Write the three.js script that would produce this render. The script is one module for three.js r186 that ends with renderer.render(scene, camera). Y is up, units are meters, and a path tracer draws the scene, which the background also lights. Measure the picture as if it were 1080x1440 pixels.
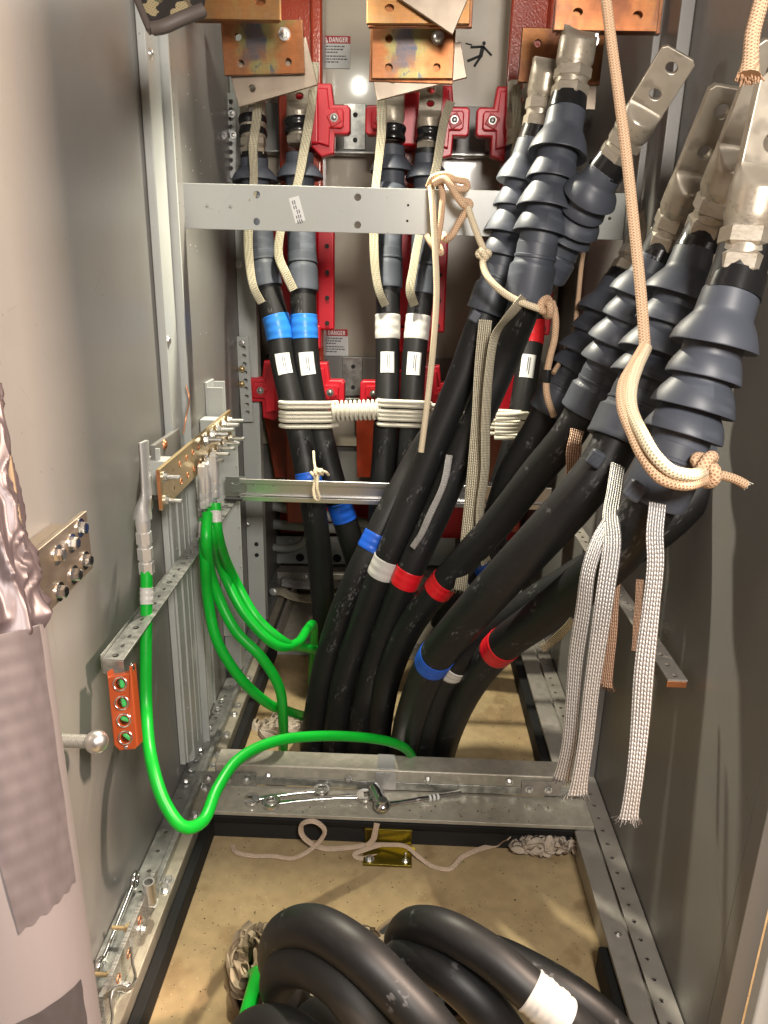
import * as THREE from 'three';
import { mergeGeometries, mergeVertices } from 'three/addons/utils/BufferGeometryUtils.js';
import { RoundedBoxGeometry } from 'three/addons/geometries/RoundedBoxGeometry.js';
import { RectAreaLightUniformsLib } from 'three/addons/lights/RectAreaLightUniformsLib.js';

// ---------- camera, light, exposure ----------
const scene = new THREE.Scene();
const camera = new THREE.PerspectiveCamera(69.39, 0.75, 0.02, 30);
camera.position.set(0, 1.0, 0);
camera.rotation.order = 'YXZ';
camera.rotation.set(-18.1 * Math.PI / 180, 1.55 * Math.PI / 180, 1.3 * Math.PI / 180);
scene.background = new THREE.Color(0.19, 0.14, 0.115);      // dim even light of the space in front of the enclosure
const renderer = new THREE.WebGLRenderer({ antialias: true });
renderer.toneMapping = THREE.LinearToneMapping;
renderer.toneMappingExposure = 1.0;
renderer.shadowMap.enabled = true;
RectAreaLightUniformsLib.init();

const V = (x, y, z) => new THREE.Vector3(x, y, z);
const Q = (r, g, b) => new THREE.Color().setRGB(r, g, b);

// ---------- small helpers ----------
let seed = 7;
const rnd = () => { seed = (seed * 1664525 + 1013904223) >>> 0; return seed / 4294967296; };
const rr = (a, b) => a + (b - a) * rnd();
function hash(x, y, s) { let h = (x * 374761393 + y * 668265263 + s * 974711) | 0; h = Math.imul(h ^ (h >>> 13), 1274126177); return ((h ^ (h >>> 16)) >>> 0) / 4294967296; }
function vnoise(x, y, s, per) {
  const xi = Math.floor(x), yi = Math.floor(y), fx = x - xi, fy = y - yi, w = (a) => ((a % per) + per) % per;
  const u = fx * fx * (3 - 2 * fx), v = fy * fy * (3 - 2 * fy);
  const a = hash(w(xi), w(yi), s), b = hash(w(xi + 1), w(yi), s), c = hash(w(xi), w(yi + 1), s), d = hash(w(xi + 1), w(yi + 1), s);
  return a + (b - a) * u + (c - a) * v + (a - b - c + d) * u * v;
}
function fbm(u, v, f, s, oct = 4) { let t = 0, a = .5, n = 0; for (let i = 0; i < oct; i++) { t += a * vnoise(u * f, v * f, s + i * 17, f); n += a; a *= .5; f *= 2; } return t / n; }
function noise3(p, s) { const f = (x, y, z) => { const a = vnoise(x, y, s + Math.floor(z) * 31, 4096), b = vnoise(x, y, s + (Math.floor(z) + 1) * 31, 4096), t = z - Math.floor(z), k = t * t * (3 - 2 * t); return a + (b - a) * k; }; return f(p.x + 100, p.y + 100, p.z + 100); }
function tex(n, fn, color, rx = 1, ry = 1) {                  // fn(u, v) -> [r, g, b] in 0..1 (sRGB for colour maps)
  const d = new Uint8Array(n * n * 4);
  for (let j = 0; j < n; j++) for (let i = 0; i < n; i++) {
    const c = fn(i / n, j / n), k = (j * n + i) * 4;
    for (let m = 0; m < 3; m++) d[k + m] = Math.max(0, Math.min(255, 255 * c[m]));
    d[k + 3] = 255;
  }
  const t = new THREE.DataTexture(d, n, n);
  t.wrapS = t.wrapT = THREE.RepeatWrapping; t.magFilter = THREE.LinearFilter; t.minFilter = THREE.LinearFilter;
  if (color) t.colorSpace = THREE.SRGBColorSpace;
  t.repeat.set(rx, ry); t.needsUpdate = true;
  return t;
}
const g1 = (x) => [x, x, x];
const mix3 = (a, b, t) => a.map((x, i) => x + (b[i] - x) * t);
const clamp = (x, a = 0, b = 1) => Math.max(a, Math.min(b, x));
const step = (a, b, x) => { const t = clamp((x - a) / (b - a)); return t * t * (3 - 2 * t); };
const std = (o) => new THREE.MeshStandardMaterial(o);
const phy = (o) => new THREE.MeshPhysicalMaterial(o);

// ---------- materials ----------
const peel = tex(256, (u, v) => g1(fbm(u, v, 32, 3, 3)), false, 9, 9);
const smear = tex(512, (u, v) => { const a = fbm(u, v, 4, 5, 5), b = fbm(u * 1, v, 40, 9, 2); return g1(.55 + .10 * (a - .5) + .05 * (b - .5)); }, false, 1.4, 1.4);
const paintTint = (() => {                                    // grey paint: faint clouding, smudges, short scratches and specks
  const cv = document.createElement('canvas'); cv.width = cv.height = 1024; const k = cv.getContext('2d'); seed = 321;
  k.fillStyle = '#f0f0f0'; k.fillRect(0, 0, 1024, 1024);
  for (let i = 0; i < 420; i++) { const v = 200 + Math.floor(rnd() * 55); k.globalAlpha = .05; k.fillStyle = `rgb(${v},${v},${v - 4})`; k.beginPath(); k.ellipse(rnd() * 1024, rnd() * 1024, 20 + rnd() * 90, 10 + rnd() * 50, rnd() * 3, 0, 7); k.fill(); }
  for (let i = 0; i < 70; i++) { k.globalAlpha = .12 + rnd() * .3; k.strokeStyle = rnd() < .7 ? '#ffffff' : '#9a9690'; k.lineWidth = .6 + rnd() * .9; const x = rnd() * 1024, y = rnd() * 1024, a = rnd() * 6.3, l = 6 + rnd() * 60; k.beginPath(); k.moveTo(x, y); k.lineTo(x + Math.cos(a) * l, y + Math.sin(a) * l); k.stroke(); }
  for (let i = 0; i < 240; i++) { k.globalAlpha = .25 + rnd() * .5; k.fillStyle = rnd() < .6 ? '#ffffff' : '#8a857c'; k.fillRect(rnd() * 1024, rnd() * 1024, 1 + rnd() * 2, 1 + rnd() * 2); }
  const t = new THREE.CanvasTexture(cv); t.colorSpace = THREE.SRGBColorSpace; t.wrapS = t.wrapT = THREE.RepeatWrapping; t.repeat.set(1.1, 1.1); return t;
})();
const M = {};
M.paint = phy({ color: Q(.215, .208, .197), map: paintTint, roughness: .70, roughnessMap: smear, bumpMap: peel, bumpScale: .00003, specularIntensity: 1 });
M.paintLight = phy({ color: Q(.50, .52, .50), map: paintTint, roughness: .6, roughnessMap: smear, bumpMap: peel, bumpScale: .00003 });
M.door = std({ color: Q(.62, .66, .68), map: paintTint, roughness: .5 });
const spangle = tex(512, (u, v) => { const a = fbm(u, v, 24, 21, 3), b = fbm(u, v, 6, 4, 4); return mix3([.60, .61, .61], [.80, .80, .78], clamp(a * 1.2 - .1)).map((x) => x * (.88 + .2 * b)); }, true, 5, 5);
const galvRough = tex(512, (u, v) => g1(.62 + .5 * (fbm(u, v, 20, 44, 4) - .5)), false, 4, 4);
M.galv = std({ color: Q(.78, .78, .76), map: spangle, metalness: .75, roughness: .58, roughnessMap: galvRough });
M.galvDirty = std({ color: Q(.60, .56, .50), map: smearTint(.82), metalness: .55, roughness: .85, roughnessMap: galvRough });
M.chrome = std({ color: Q(.75, .75, .76), metalness: 1, roughness: .16 });
M.zinc = std({ color: Q(.70, .70, .69), metalness: .95, roughness: .32 });
M.tinned = std({ color: Q(.80, .79, .76), map: spangle, metalness: .55, roughness: .5, roughnessMap: galvRough });
M.lug = std({ color: Q(.66, .65, .62), map: tex(256, (u, v) => { const a = fbm(u, v, 6, 61, 5), b = fbm(u, v, 30, 8, 3); return mix3([.74, .69, .62], [.84, .81, .76], clamp(.2 + a * 1.1)).map((x) => x * (b > .70 ? .88 : 1)); }, true, 1, 1), metalness: .5, roughness: .6, roughnessMap: galvRough });
M.brass = std({ color: Q(.62, .48, .26), metalness: .8, roughness: .34 });
const yz = tex(256, (u, v) => { const a = fbm(u, v, 4, 71, 5), b = fbm(u, v, 10, 72, 4); return mix3(mix3([.62, .54, .14], [.48, .44, .20], a), [.56, .30, .24], step(.55, .75, b) * .7); }, true, 1, 1);
M.yellowZinc = std({ color: Q(.8, .8, .8), map: yz, metalness: .8, roughness: .3 });
function copperTex(s, warm, tarnish) {
  return tex(256, (u, v) => {
    const a = fbm(u, v, 2, s, 4), b = fbm(u, v * .5, 5, s + 9, 4), c = fbm(u, v, 24, s + 3, 3);
    let k = mix3(warm, mix3(warm, [.78, .52, .34], .8), step(.3, .7, b));
    const t = tarnish * step(.42, .66, a + .30 * (v - .5));
    k = mix3(k, mix3([.48, .47, .50], [.66, .68, .48], step(.45, .6, b)), t);
    k = mix3(k, [.36, .42, .52], t * step(.56, .66, c * .4 + a * .6) * .8);
    const scr = fbm(u * .12, v, 90, s + 40, 2), sc2 = fbm(u, v * .15, 70, s + 50, 2); return k.map((x) => x * (.90 + .10 * c + .07 * (scr - .5) + .05 * (sc2 - .5)));
  }, true);
}
M.copperA = std({ color: Q(.72, .66, .62), map: copperTex(101, [.70, .50, .36], .95), metalness: .92, roughness: .34 });
M.copperB = std({ color: Q(.70, .66, .60), map: copperTex(140, [.78, .62, .40], .12), metalness: .92, roughness: .38 });
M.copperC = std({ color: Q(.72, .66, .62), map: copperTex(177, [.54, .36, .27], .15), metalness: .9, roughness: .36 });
M.copperPale = std({ color: Q(.52, .43, .34), map: smearTint(.82), metalness: .85, roughness: .4 });
M.copperRim = std({ color: Q(.75, .32, .16), metalness: .9, roughness: .35 });
const scuff = tex(1024, (u, v) => { const a = fbm(u, v, 6, 31, 5), f = fbm(u, v, 90, 12, 2), l = fbm(u, v, 9, 77, 5); return g1(.19 + .07 * a + .05 * (f - .5) + .34 * step(.60, .70, l) * step(.52, .74, f)); }, true, 2.1, 3.1);
M.jacket = phy({ color: Q(.27, .27, .28), map: scuff, roughness: .48, bumpMap: scuff, bumpScale: .0004, specularIntensity: .8 });
const dusty = tex(512, (u, v) => { const a = fbm(u, v, 6, 231, 5), l = fbm(u, v, 40, 77, 3); return mix3([.21, .21, .20], [.37, .33, .27], step(.5, .72, a) * (.5 + .5 * l)); }, true, 1.6, 3);
M.jacketDusty = phy({ color: Q(.30, .30, .30), map: dusty, roughness: .62, bumpMap: dusty, bumpScale: .0004 });
const chalk = tex(256, (u, v) => { const a = fbm(u, v, 5, 301, 4), l = fbm(u, v, 30, 17, 3); return g1(.74 + .20 * (a - .4) + .1 * step(.6, .8, l)); }, true, 3, 1);
M.boot = phy({ color: Q(.115, .130, .165), map: chalk, roughness: .46, specularIntensity: .9, sheen: .15, sheenRoughness: .6 });
M.mastic = phy({ color: Q(.012, .012, .013), roughness: .22 });
const wrap = tex(128, (u, v) => g1(.5 + .5 * Math.sin(u * Math.PI * 2 * 4) * .3 + .2 * fbm(u, v, 8, 5, 3)), false, 12, 1);
M.tapeBlue = phy({ color: Q(.012, .10, .56), roughness: .34, bumpMap: wrap, bumpScale: .0006 });
M.tapeBlueLight = phy({ color: Q(.02, .17, .58), roughness: .34, bumpMap: wrap, bumpScale: .0006 });
M.tapeWhite = phy({ color: Q(.56, .55, .52), roughness: .4, bumpMap: wrap, bumpScale: .0008 });
M.tapeRed = phy({ color: Q(.66, .012, .02), roughness: .34, bumpMap: wrap, bumpScale: .0006 });
M.green = phy({ color: Q(.006, .50, .035), roughness: .36, map: tex(256, (u, v) => g1(.93 + .14 * (fbm(u, v, 8, 8, 4) - .5)), true, 4, 1), specularIntensity: .8 });
const braidH = (u, v) => { const c = v * 14, k = Math.floor(c), col = Math.abs(Math.sin(c * Math.PI)); return col * (.45 + .55 * Math.abs(Math.sin((u * 6 + (k % 2) * .5 + (k % 2 ? -1 : 1) * (c - k) * .35) * Math.PI))); };
const braidColor = (a, b) => tex(256, (u, v) => mix3(a, b, step(.08, .6, braidH(u, v))).map((x) => x * (.9 + .2 * fbm(u, v, 24, 3, 2))), true, 1, 1);
const braidBump = tex(256, (u, v) => g1(braidH(u, v)), false);
const braidMat = (a, b, m = .35) => std({ map: braidColor(a, b), bumpMap: braidBump, bumpScale: .0010, metalness: m, roughness: .5 });
M.braid = braidMat([.44, .43, .42], [.82, .81, .80], .6);
M.braidWarm = braidMat([.40, .37, .31], [.76, .73, .64], .45);
M.braidCopper = braidMat([.40, .30, .23], [.74, .60, .50]);
const ropeH = (u, v) => { const a = Math.abs(Math.sin((u * 6 + v * 3) * Math.PI)), b = Math.abs(Math.sin((u * 6 - v * 3) * Math.PI)); return Math.max(a, b) * .8 + .2 * fbm(u, v, 32, 3, 2); };
const ropeBump = tex(256, (u, v) => g1(ropeH(u, v)), false);
const ropeMat = (a, b) => std({ map: tex(256, (u, v) => mix3(a, b, step(.45, .95, ropeH(u, v))), true), bumpMap: ropeBump, bumpScale: .0016, roughness: .85 });
M.ropeWhite = ropeMat([.74, .72, .66], [.92, .90, .84]);
M.ropeTan = ropeMat([.70, .56, .44], [.87, .74, .61]);
M.ropeCream = ropeMat([.76, .69, .57], [.92, .86, .74]);
M.red = phy({ color: Q(.72, .012, .03), roughness: .38, map: tex(256, (u, v) => g1(.9 + .2 * (fbm(u, v, 8, 18, 4) - .5)), true), clearcoat: .3, clearcoatRoughness: .3 });
M.redDark = phy({ color: Q(.46, .014, .02), roughness: .42 });
M.busEpoxy = phy({ color: Q(.40, .045, .014), roughness: .28, map: tex(256, (u, v) => g1(.85 + .4 * (fbm(u, v, 6, 28, 5) - .5)), true), clearcoat: .6, clearcoatRoughness: .12, bumpMap: peel, bumpScale: .0006 });
M.panel = phy({ color: Q(.56, .50, .40), roughness: .27, map: tex(512, (u, v) => g1(.92 + .12 * (fbm(u, v, 5, 33, 5) - .5)), true), specularIntensity: 1, clearcoat: .35, clearcoatRoughness: .08 });
M.black = std({ color: Q(.012, .012, .012), roughness: .7 });
M.rubber = std({ color: Q(.02, .019, .017), roughness: .8, map: dusty });
const ground = tex(1024, (u, v) => {
  const a = fbm(u, v, 6, 501, 5), b = fbm(u, v, 60, 502, 3), h = hash(Math.floor(u * 700), Math.floor(v * 700), 9);
  let k = mix3([.66, .57, .41], [.76, .68, .52], clamp(a * 1.4 - .2));
  k = mix3(k, [.50, .40, .27], step(.62, .78, fbm(u, v, 14, 503, 4)) * .4);
  const g = .93 + .14 * b; k = k.map((x) => x * g);
  if (h > .9965) k = mix3(k, [.2, .16, .11], .7); else if (h > .994) k = mix3(k, [.9, .86, .75], .6);
  return k;
}, true, 1.05, 1.05);
M.floor = std({ color: Q(.78, .77, .77), map: ground, roughness: .9, bumpMap: ground, bumpScale: .001 });
const dustMetal = tex(512, (u, v) => { const a = fbm(u, v, 5, 601, 5), b = fbm(u, v, 50, 602, 3); return mix3([.70, .68, .63], [.76, .74, .69], clamp(a * 1.3 - .1)).map((x) => x * (.90 + .16 * b)); }, true, 2, 2);
M.ledge = std({ color: Q(.92, .92, .90), map: dustMetal, metalness: .3, roughness: .72, roughnessMap: galvRough });
M.rail = std({ color: Q(.82, .80, .74), map: dustMetal, metalness: .45, roughness: .62, roughnessMap: galvRough });
M.label = std({ color: Q(.74, .75, .74), roughness: .5 });
M.print = std({ color: Q(.10, .10, .11), roughness: .6 });
M.signRed = std({ color: Q(.52, .02, .03), roughness: .45 });
M.level = phy({ color: Q(.38, .07, .018), roughness: .34, metalness: .35, clearcoat: .5 });
M.vial = phy({ color: Q(.08, .62, .16), roughness: .12, specularIntensity: 1 });
const ribs = tex(128, (u, v) => g1(.5 + .5 * Math.sin(v * Math.PI * 2 * 8) * (.7 + .6 * (fbm(u, v, 4, 6, 3) - .5))), false, 1, 1);
M.duct = phy({ color: Q(.16, .138, .143), roughness: .42, metalness: .25, bumpMap: ribs, bumpScale: .0004, map: smearTint(.9) });
M.ductFlat = phy({ color: Q(.10, .09, .092), roughness: .4, metalness: .2, map: smearTint(.8) });
M.tube = std({ color: Q(.23, .205, .205), roughness: .55, map: smearTint(.88) });
M.cardboard = std({ color: Q(.40, .29, .18), roughness: .9, map: smearTint(.8) });
M.foil = phy({ color: Q(.085, .066, .070), roughness: .40, metalness: .3 });
M.silverTape = std({ color: Q(.62, .62, .62), metalness: .7, roughness: .36, bumpMap: smear, bumpScale: .004 });
M.lugBright = std({ color: Q(.80, .80, .78), metalness: .65, roughness: .34 });
function smearTint(base) { return tex(256, (u, v) => g1(base + .13 * (fbm(u, v, 6, 88, 5) - .5)), true); }
M.cloth = std({ color: Q(.62, .50, .34), roughness: .95, map: smearTint(.85) });
M.clothPale = std({ color: Q(.66, .56, .45), roughness: .95, map: smearTint(.85) });
M.webbing = std({ color: Q(.78, .60, .45), roughness: .95, map: tex(128, (u, v) => g1(.8 + .2 * Math.sin(v * 40) * Math.sin(u * 60) + .2 * (fbm(u, v, 8, 8, 3) - .5)), true, 20, 1) });
M.conduitGrey = std({ color: Q(.44, .45, .44), roughness: .5 });
M.plasticYellow = phy({ color: Q(.85, .62, .01), roughness: .4 });
M.camo = std({ roughness: .9, map: tex(512, (u, v) => { const a = fbm(u, v, 5, 801, 3), b = fbm(u, v, 6, 811, 3), m = Math.sin(u * 180) * Math.sin(v * 180) > .3 ? .8 : 1; let k = a > .56 ? [.27, .33, .20] : b > .55 ? [.55, .50, .38] : a < .42 ? [.13, .11, .10] : [.36, .31, .24]; return k.map((x) => x * m); }, true) });
M.hem = std({ color: Q(.075, .06, .052), roughness: .6 });
M.glow = std({ color: Q(.9, .9, .85), emissive: Q(1, .95, .82), emissiveIntensity: 60, roughness: .5 });
M.glowSoft = std({ color: Q(.9, .9, .9), emissive: Q(1, .94, .88), emissiveIntensity: 2.2, roughness: .5 });

// ---------- builders ----------
const used = {};
const numbered = (n) => { used[n] = (used[n] ?? -1) + 1; return used[n] ? n + '_' + String(used[n]).padStart(3, '0') : n; };
function tag(o, label, category, group) { o.userData = { ...o.userData, label, category }; if (group) o.userData.group = group; return o; }
function thing(name, label, category, group) { const o = new THREE.Group(); o.name = numbered(name); scene.add(o); return tag(o, label, category, group); }
function part(parent, name, geo, mat) { const m = new THREE.Mesh(geo, mat); m.name = name; parent.add(m); return m; }
function solo(name, geo, mat, label, category, group) { const m = new THREE.Mesh(geo, mat); m.name = numbered(name); scene.add(m); return tag(m, label, category, group); }
function struct(name, geo, mat) { const m = new THREE.Mesh(geo, mat); m.name = numbered(name); scene.add(m); m.userData.kind = 'structure'; return m; }
function uvBox(g) {                                            // box-mapped uv in metres
  g = g.index ? g.toNonIndexed() : g; g.computeVertexNormals();
  const p = g.attributes.position, n = g.attributes.normal, uv = new Float32Array(p.count * 2);
  for (let i = 0; i < p.count; i++) {
    const ax = Math.abs(n.getX(i)), ay = Math.abs(n.getY(i)), az = Math.abs(n.getZ(i));
    const [a, b] = ax > ay && ax > az ? [p.getZ(i), p.getY(i)] : ay > az ? [p.getX(i), p.getZ(i)] : [p.getX(i), p.getY(i)];
    uv[2 * i] = a; uv[2 * i + 1] = b;
  }
  g.setAttribute('uv', new THREE.BufferAttribute(uv, 2));
  return g;
}
function box(x0, x1, y0, y1, z0, z1, bev = .0015) {
  const w = Math.abs(x1 - x0), h = Math.abs(y1 - y0), d = Math.abs(z1 - z0), b = Math.min(bev, w / 2.2, h / 2.2, d / 2.2);
  const g = b > 0 ? new RoundedBoxGeometry(w, h, d, 2, b) : new THREE.BoxGeometry(w, h, d);
  g.translate((x0 + x1) / 2, (y0 + y1) / 2, (z0 + z1) / 2);
  return g.attributes && b > 0 ? keepNormalsUv(g) : uvBox(g);
}
function keepNormalsUv(g) {
  const p = g.attributes.position, n = g.attributes.normal, uv = new Float32Array(p.count * 2);
  for (let i = 0; i < p.count; i++) {
    const ax = Math.abs(n.getX(i)), ay = Math.abs(n.getY(i)), az = Math.abs(n.getZ(i));
    const [a, b] = ax > ay && ax > az ? [p.getZ(i), p.getY(i)] : ay > az ? [p.getX(i), p.getZ(i)] : [p.getX(i), p.getY(i)];
    uv[2 * i] = a; uv[2 * i + 1] = b;
  }
  g.setAttribute('uv', new THREE.BufferAttribute(uv, 2));
  return g;
}
const merge = (list) => mergeGeometries(list.map((g) => { const h = g.index ? g.toNonIndexed() : g.clone(); for (const k of Object.keys(h.attributes)) if (!['position', 'normal', 'uv'].includes(k)) h.deleteAttribute(k); return h; }));
// flat plate with real holes; A top left, B top right, C bottom left (world); holes [fx, fy, rx, ry?] in fractions and metres
function plate3(parent, name, A, B, C, t, mat, holes = [], bev = .0012, shapePts) {
  const w = A.distanceTo(B), h = A.distanceTo(C), s = new THREE.Shape();
  if (shapePts) shapePts.forEach(([x, y], i) => i ? s.lineTo(x * w, -y * h) : s.moveTo(x * w, -y * h));
  else { s.moveTo(0, 0); s.lineTo(w, 0); s.lineTo(w, -h); s.lineTo(0, -h); }
  s.closePath();
  for (const [fx, fy, rx, ry] of holes) { const p = new THREE.Path(); p.absellipse(fx * w, -fy * h, rx, ry ?? rx, 0, Math.PI * 2, true); s.holes.push(p); }
  const g = new THREE.ExtrudeGeometry(s, { depth: Math.max(t - 2 * bev, .0004), bevelEnabled: bev > 0, bevelThickness: bev, bevelSize: bev, bevelOffset: -bev, bevelSegments: 2, curveSegments: 10 });
  g.translate(0, 0, -t + bev);
  const x = B.clone().sub(A).normalize(), y = A.clone().sub(C).normalize(), z = x.clone().cross(y).normalize(); y.copy(z).cross(x);
  const uv = g.attributes.uv, p = g.attributes.position;
  for (let i = 0; i < uv.count; i++) uv.setXY(i, p.getX(i) / Math.max(w, h), 1 + p.getY(i) / Math.max(w, h));
  const m = part(parent, name, g, mat);
  m.position.copy(A); m.quaternion.setFromRotationMatrix(new THREE.Matrix4().makeBasis(x, y, z));
  return m;
}
// sweep a closed 2-D section along a curve; section(s, k) -> [[a, b], ...] in the (normal, binormal) frame
function sweep(curve, n, section, { hint, caps = true, t0 = 0, t1 = 1, uvAcross } = {}) {
  const L = curve.getLength(), pos = [], uv = [], idx = [];
  let prevN = null, m = 0;
  const C = [];
  for (let i = 0; i <= n; i++) {
    const t = t0 + (t1 - t0) * i / n, p = curve.getPointAt(clamp(t)), T = curve.getTangentAt(clamp(t));
    let N;
    if (hint) { N = (typeof hint === 'function' ? hint(t) : hint).clone(); N.addScaledVector(T, -N.dot(T)).normalize(); }
    else if (prevN) { N = prevN.clone().addScaledVector(T, -prevN.dot(T)).normalize(); }
    else { N = Math.abs(T.y) < .9 ? V(0, 1, 0) : V(0, 0, 1); N.addScaledVector(T, -N.dot(T)).normalize(); }
    prevN = N;
    const Bn = T.clone().cross(N).normalize(), sec = section(i / n, t);
    m = sec.length;
    let per = 0; const cum = [0];
    for (let j = 0; j < m; j++) { const a = sec[j], b = sec[(j + 1) % m]; per += Math.hypot(a[0] - b[0], a[1] - b[1]); cum.push(per); }
    for (let j = 0; j <= m; j++) {
      const s = sec[j % m];
      pos.push(p.x + N.x * s[0] + Bn.x * s[1], p.y + N.y * s[0] + Bn.y * s[1], p.z + N.z * s[0] + Bn.z * s[1]);
      uv.push(t * L * 1, uvAcross ? uvAcross * cum[j] / per : cum[j]);
    }
    if (i === 0 || i === n) C.push([p, i]);
  }
  const W = m + 1;
  for (let i = 0; i < n; i++) for (let j = 0; j < m; j++) { const a = i * W + j, b = a + 1, c = a + W, d = c + 1; idx.push(a, b, c, b, d, c); }
  if (caps) for (const [p, i] of C) {
    const base = pos.length / 3; pos.push(p.x, p.y, p.z); uv.push(0, 0);
    for (let j = 0; j < m; j++) { const k = (i * W + j) * 3; pos.push(pos[k], pos[k + 1], pos[k + 2]); uv.push(0, 0); }
    for (let j = 0; j < m; j++) { const a = base + 1 + j, b = base + 1 + (j + 1) % m; i === 0 ? idx.push(base, b, a) : idx.push(base, a, b); }
  }
  const g = new THREE.BufferGeometry();
  g.setAttribute('position', new THREE.Float32BufferAttribute(pos, 3));
  g.setAttribute('uv', new THREE.Float32BufferAttribute(uv, 2));
  g.setIndex(idx); g.computeVertexNormals();
  const nn = g.attributes.normal;                             // close the seam
  for (let i = 0; i <= n; i++) { const a = i * W, b = a + m, x = nn.getX(a) + nn.getX(b), y = nn.getY(a) + nn.getY(b), z = nn.getZ(a) + nn.getZ(b), l = Math.hypot(x, y, z) || 1; nn.setXYZ(a, x / l, y / l, z / l); nn.setXYZ(b, x / l, y / l, z / l); }
  return g;
}
const circle = (r, k = 20) => Array.from({ length: k }, (_, j) => [r * Math.cos(j / k * 2 * Math.PI), r * Math.sin(j / k * 2 * Math.PI)]);
const curveOf = (pts, tension = .5) => new THREE.CatmullRomCurve3(pts, false, 'centripetal', tension);
const tubeG = (curve, r, n = 60, k = 18, o) => sweep(curve, n, (f) => circle(typeof r === 'function' ? r(f) : r, k), o);
function nearT(curve, p) { let best = 0, bd = 1e9; for (let i = 0; i <= 400; i++) { const d = curve.getPointAt(i / 400).distanceToSquared(p); if (d < bd) { bd = d; best = i / 400; } } return best; }
function band(parent, name, curve, at, len, r, mat, ridge = .00022) {         // a band of tape round a cable
  const L = curve.getLength(), c = nearT(curve, at), h = len / L / 2;
  const lip = (f) => r * (f < .02 || f > .98 ? .985 : 1) + .0011 + ridge * Math.sin(f * 17 + r * 900) + (ridge > .0003 ? ridge * .6 * Math.sin(f * 41) : 0);
  return part(parent, name, sweep(curve, 40, (f) => circle(lip(f), 28), { t0: clamp(c - h), t1: clamp(c + h) }), mat);
}
function sticker(parent, name, curve, at, len, r, spread, mat, toward = V(0, 1, 0)) {   // curved patch of a label on a cable
  const L = curve.getLength(), c = nearT(curve, at), h = len / L / 2;
  const sec = () => { const a = []; for (let j = 0; j <= 8; j++) { const q = (j / 8 - .5) * spread; a.push([(r + .0012) * Math.cos(q), (r + .0012) * Math.sin(q)]); } for (let j = 8; j >= 0; j--) { const q = (j / 8 - .5) * spread; a.push([(r + .0004) * Math.cos(q), (r + .0004) * Math.sin(q)]); } return a; };
  const dir = toward.clone().sub(at);
  const s = part(parent, name, sweep(curve, 12, sec, { t0: c - h, t1: c + h, hint: dir }), mat);
  const lines = [];                                           // two printed lines along the label
  for (const q of [-.12, .02]) lines.push(sweep(curve, 8, () => { const a = (q - .03), b = (q + .03), R1 = r + .0017, R0 = r + .0008; return [[R1 * Math.cos(a), R1 * Math.sin(a)], [R1 * Math.cos(b), R1 * Math.sin(b)], [R0 * Math.cos(b), R0 * Math.sin(b)], [R0 * Math.cos(a), R0 * Math.sin(a)]]; }, { t0: c - h * .75, t1: c + h * (q < 0 ? .7 : .45), hint: dir }));
  part(s, 'print', merge(lines), M.print);
  return s;
}
const SKIRTS = [[.13, .25, 1.62], [.30, .38, 1.36], [.43, .53, 1.60], [.57, .665, 1.50]];
function boot(parent, curve, P0, P1, r, mat, skirts = SKIRTS, sleeve = 1.34) {   // skirted cold shrink termination from its lug end P0 to its sleeve end P1
  const a = nearT(curve, P0), b = nearT(curve, P1), prof = [[0, .97], [.012, 1.03], [.1, 1.05]];
  for (const [f0, f1, k] of skirts) prof.push([f0, 1.07], [f0 + (f1 - f0) * .15, 1.07 + (k - 1.07) * .22], [f0 + (f1 - f0) * .4, 1.07 + (k - 1.07) * .56], [f0 + (f1 - f0) * .7, 1.07 + (k - 1.07) * .84], [f1, k], [f1 + .006, k - .02], [f1 + .002, k - .12], [f1 - .012, 1.08]);
  prof.push([.72, 1.08], [.722, 1.11], [.78, 1.11], [.783, 1.16], [.795, 1.16], [.80, 1.11], [.82, 1.12], [.84, sleeve], [.97, sleeve * 1.01], [.99, sleeve * 1.02], [1, sleeve * .99], [.998, 1.02]);
  const nseg = prof.length - 1, L = curve.getLength();
  const pos = [], uv = [], idx = [], k = 30; let N = null;
  prof.forEach(([f, q], i) => {
    const t = clamp(a + (b - a) * f), p = curve.getPointAt(t), T = curve.getTangentAt(t);
    N = N ? N.addScaledVector(T, -N.dot(T)).normalize() : V(0, 0, 1).addScaledVector(T, -T.z).normalize();
    const Bn = T.clone().cross(N);
    for (let j = 0; j <= k; j++) { const h = j / k * 2 * Math.PI, rad = r * q * (1 + .012 * Math.sin(h * 3 + f * 40)), c = Math.cos(h) * rad, s = Math.sin(h) * rad; pos.push(p.x + N.x * c + Bn.x * s, p.y + N.y * c + Bn.y * s, p.z + N.z * c + Bn.z * s); uv.push(f * L * (b - a), j / k * 2 * Math.PI * r); }
  });
  for (let i = 0; i < nseg; i++) for (let j = 0; j < k; j++) { const A = i * (k + 1) + j; idx.push(A, A + 1, A + k + 1, A + 1, A + k + 2, A + k + 1); }
  let g = new THREE.BufferGeometry();
  g.setAttribute('position', new THREE.Float32BufferAttribute(pos, 3)); g.setAttribute('uv', new THREE.Float32BufferAttribute(uv, 2)); g.setIndex(idx);
  g = g.toNonIndexed(); g = creased(g, .75);
  return part(parent, 'termination_boot', g, mat);
}
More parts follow.
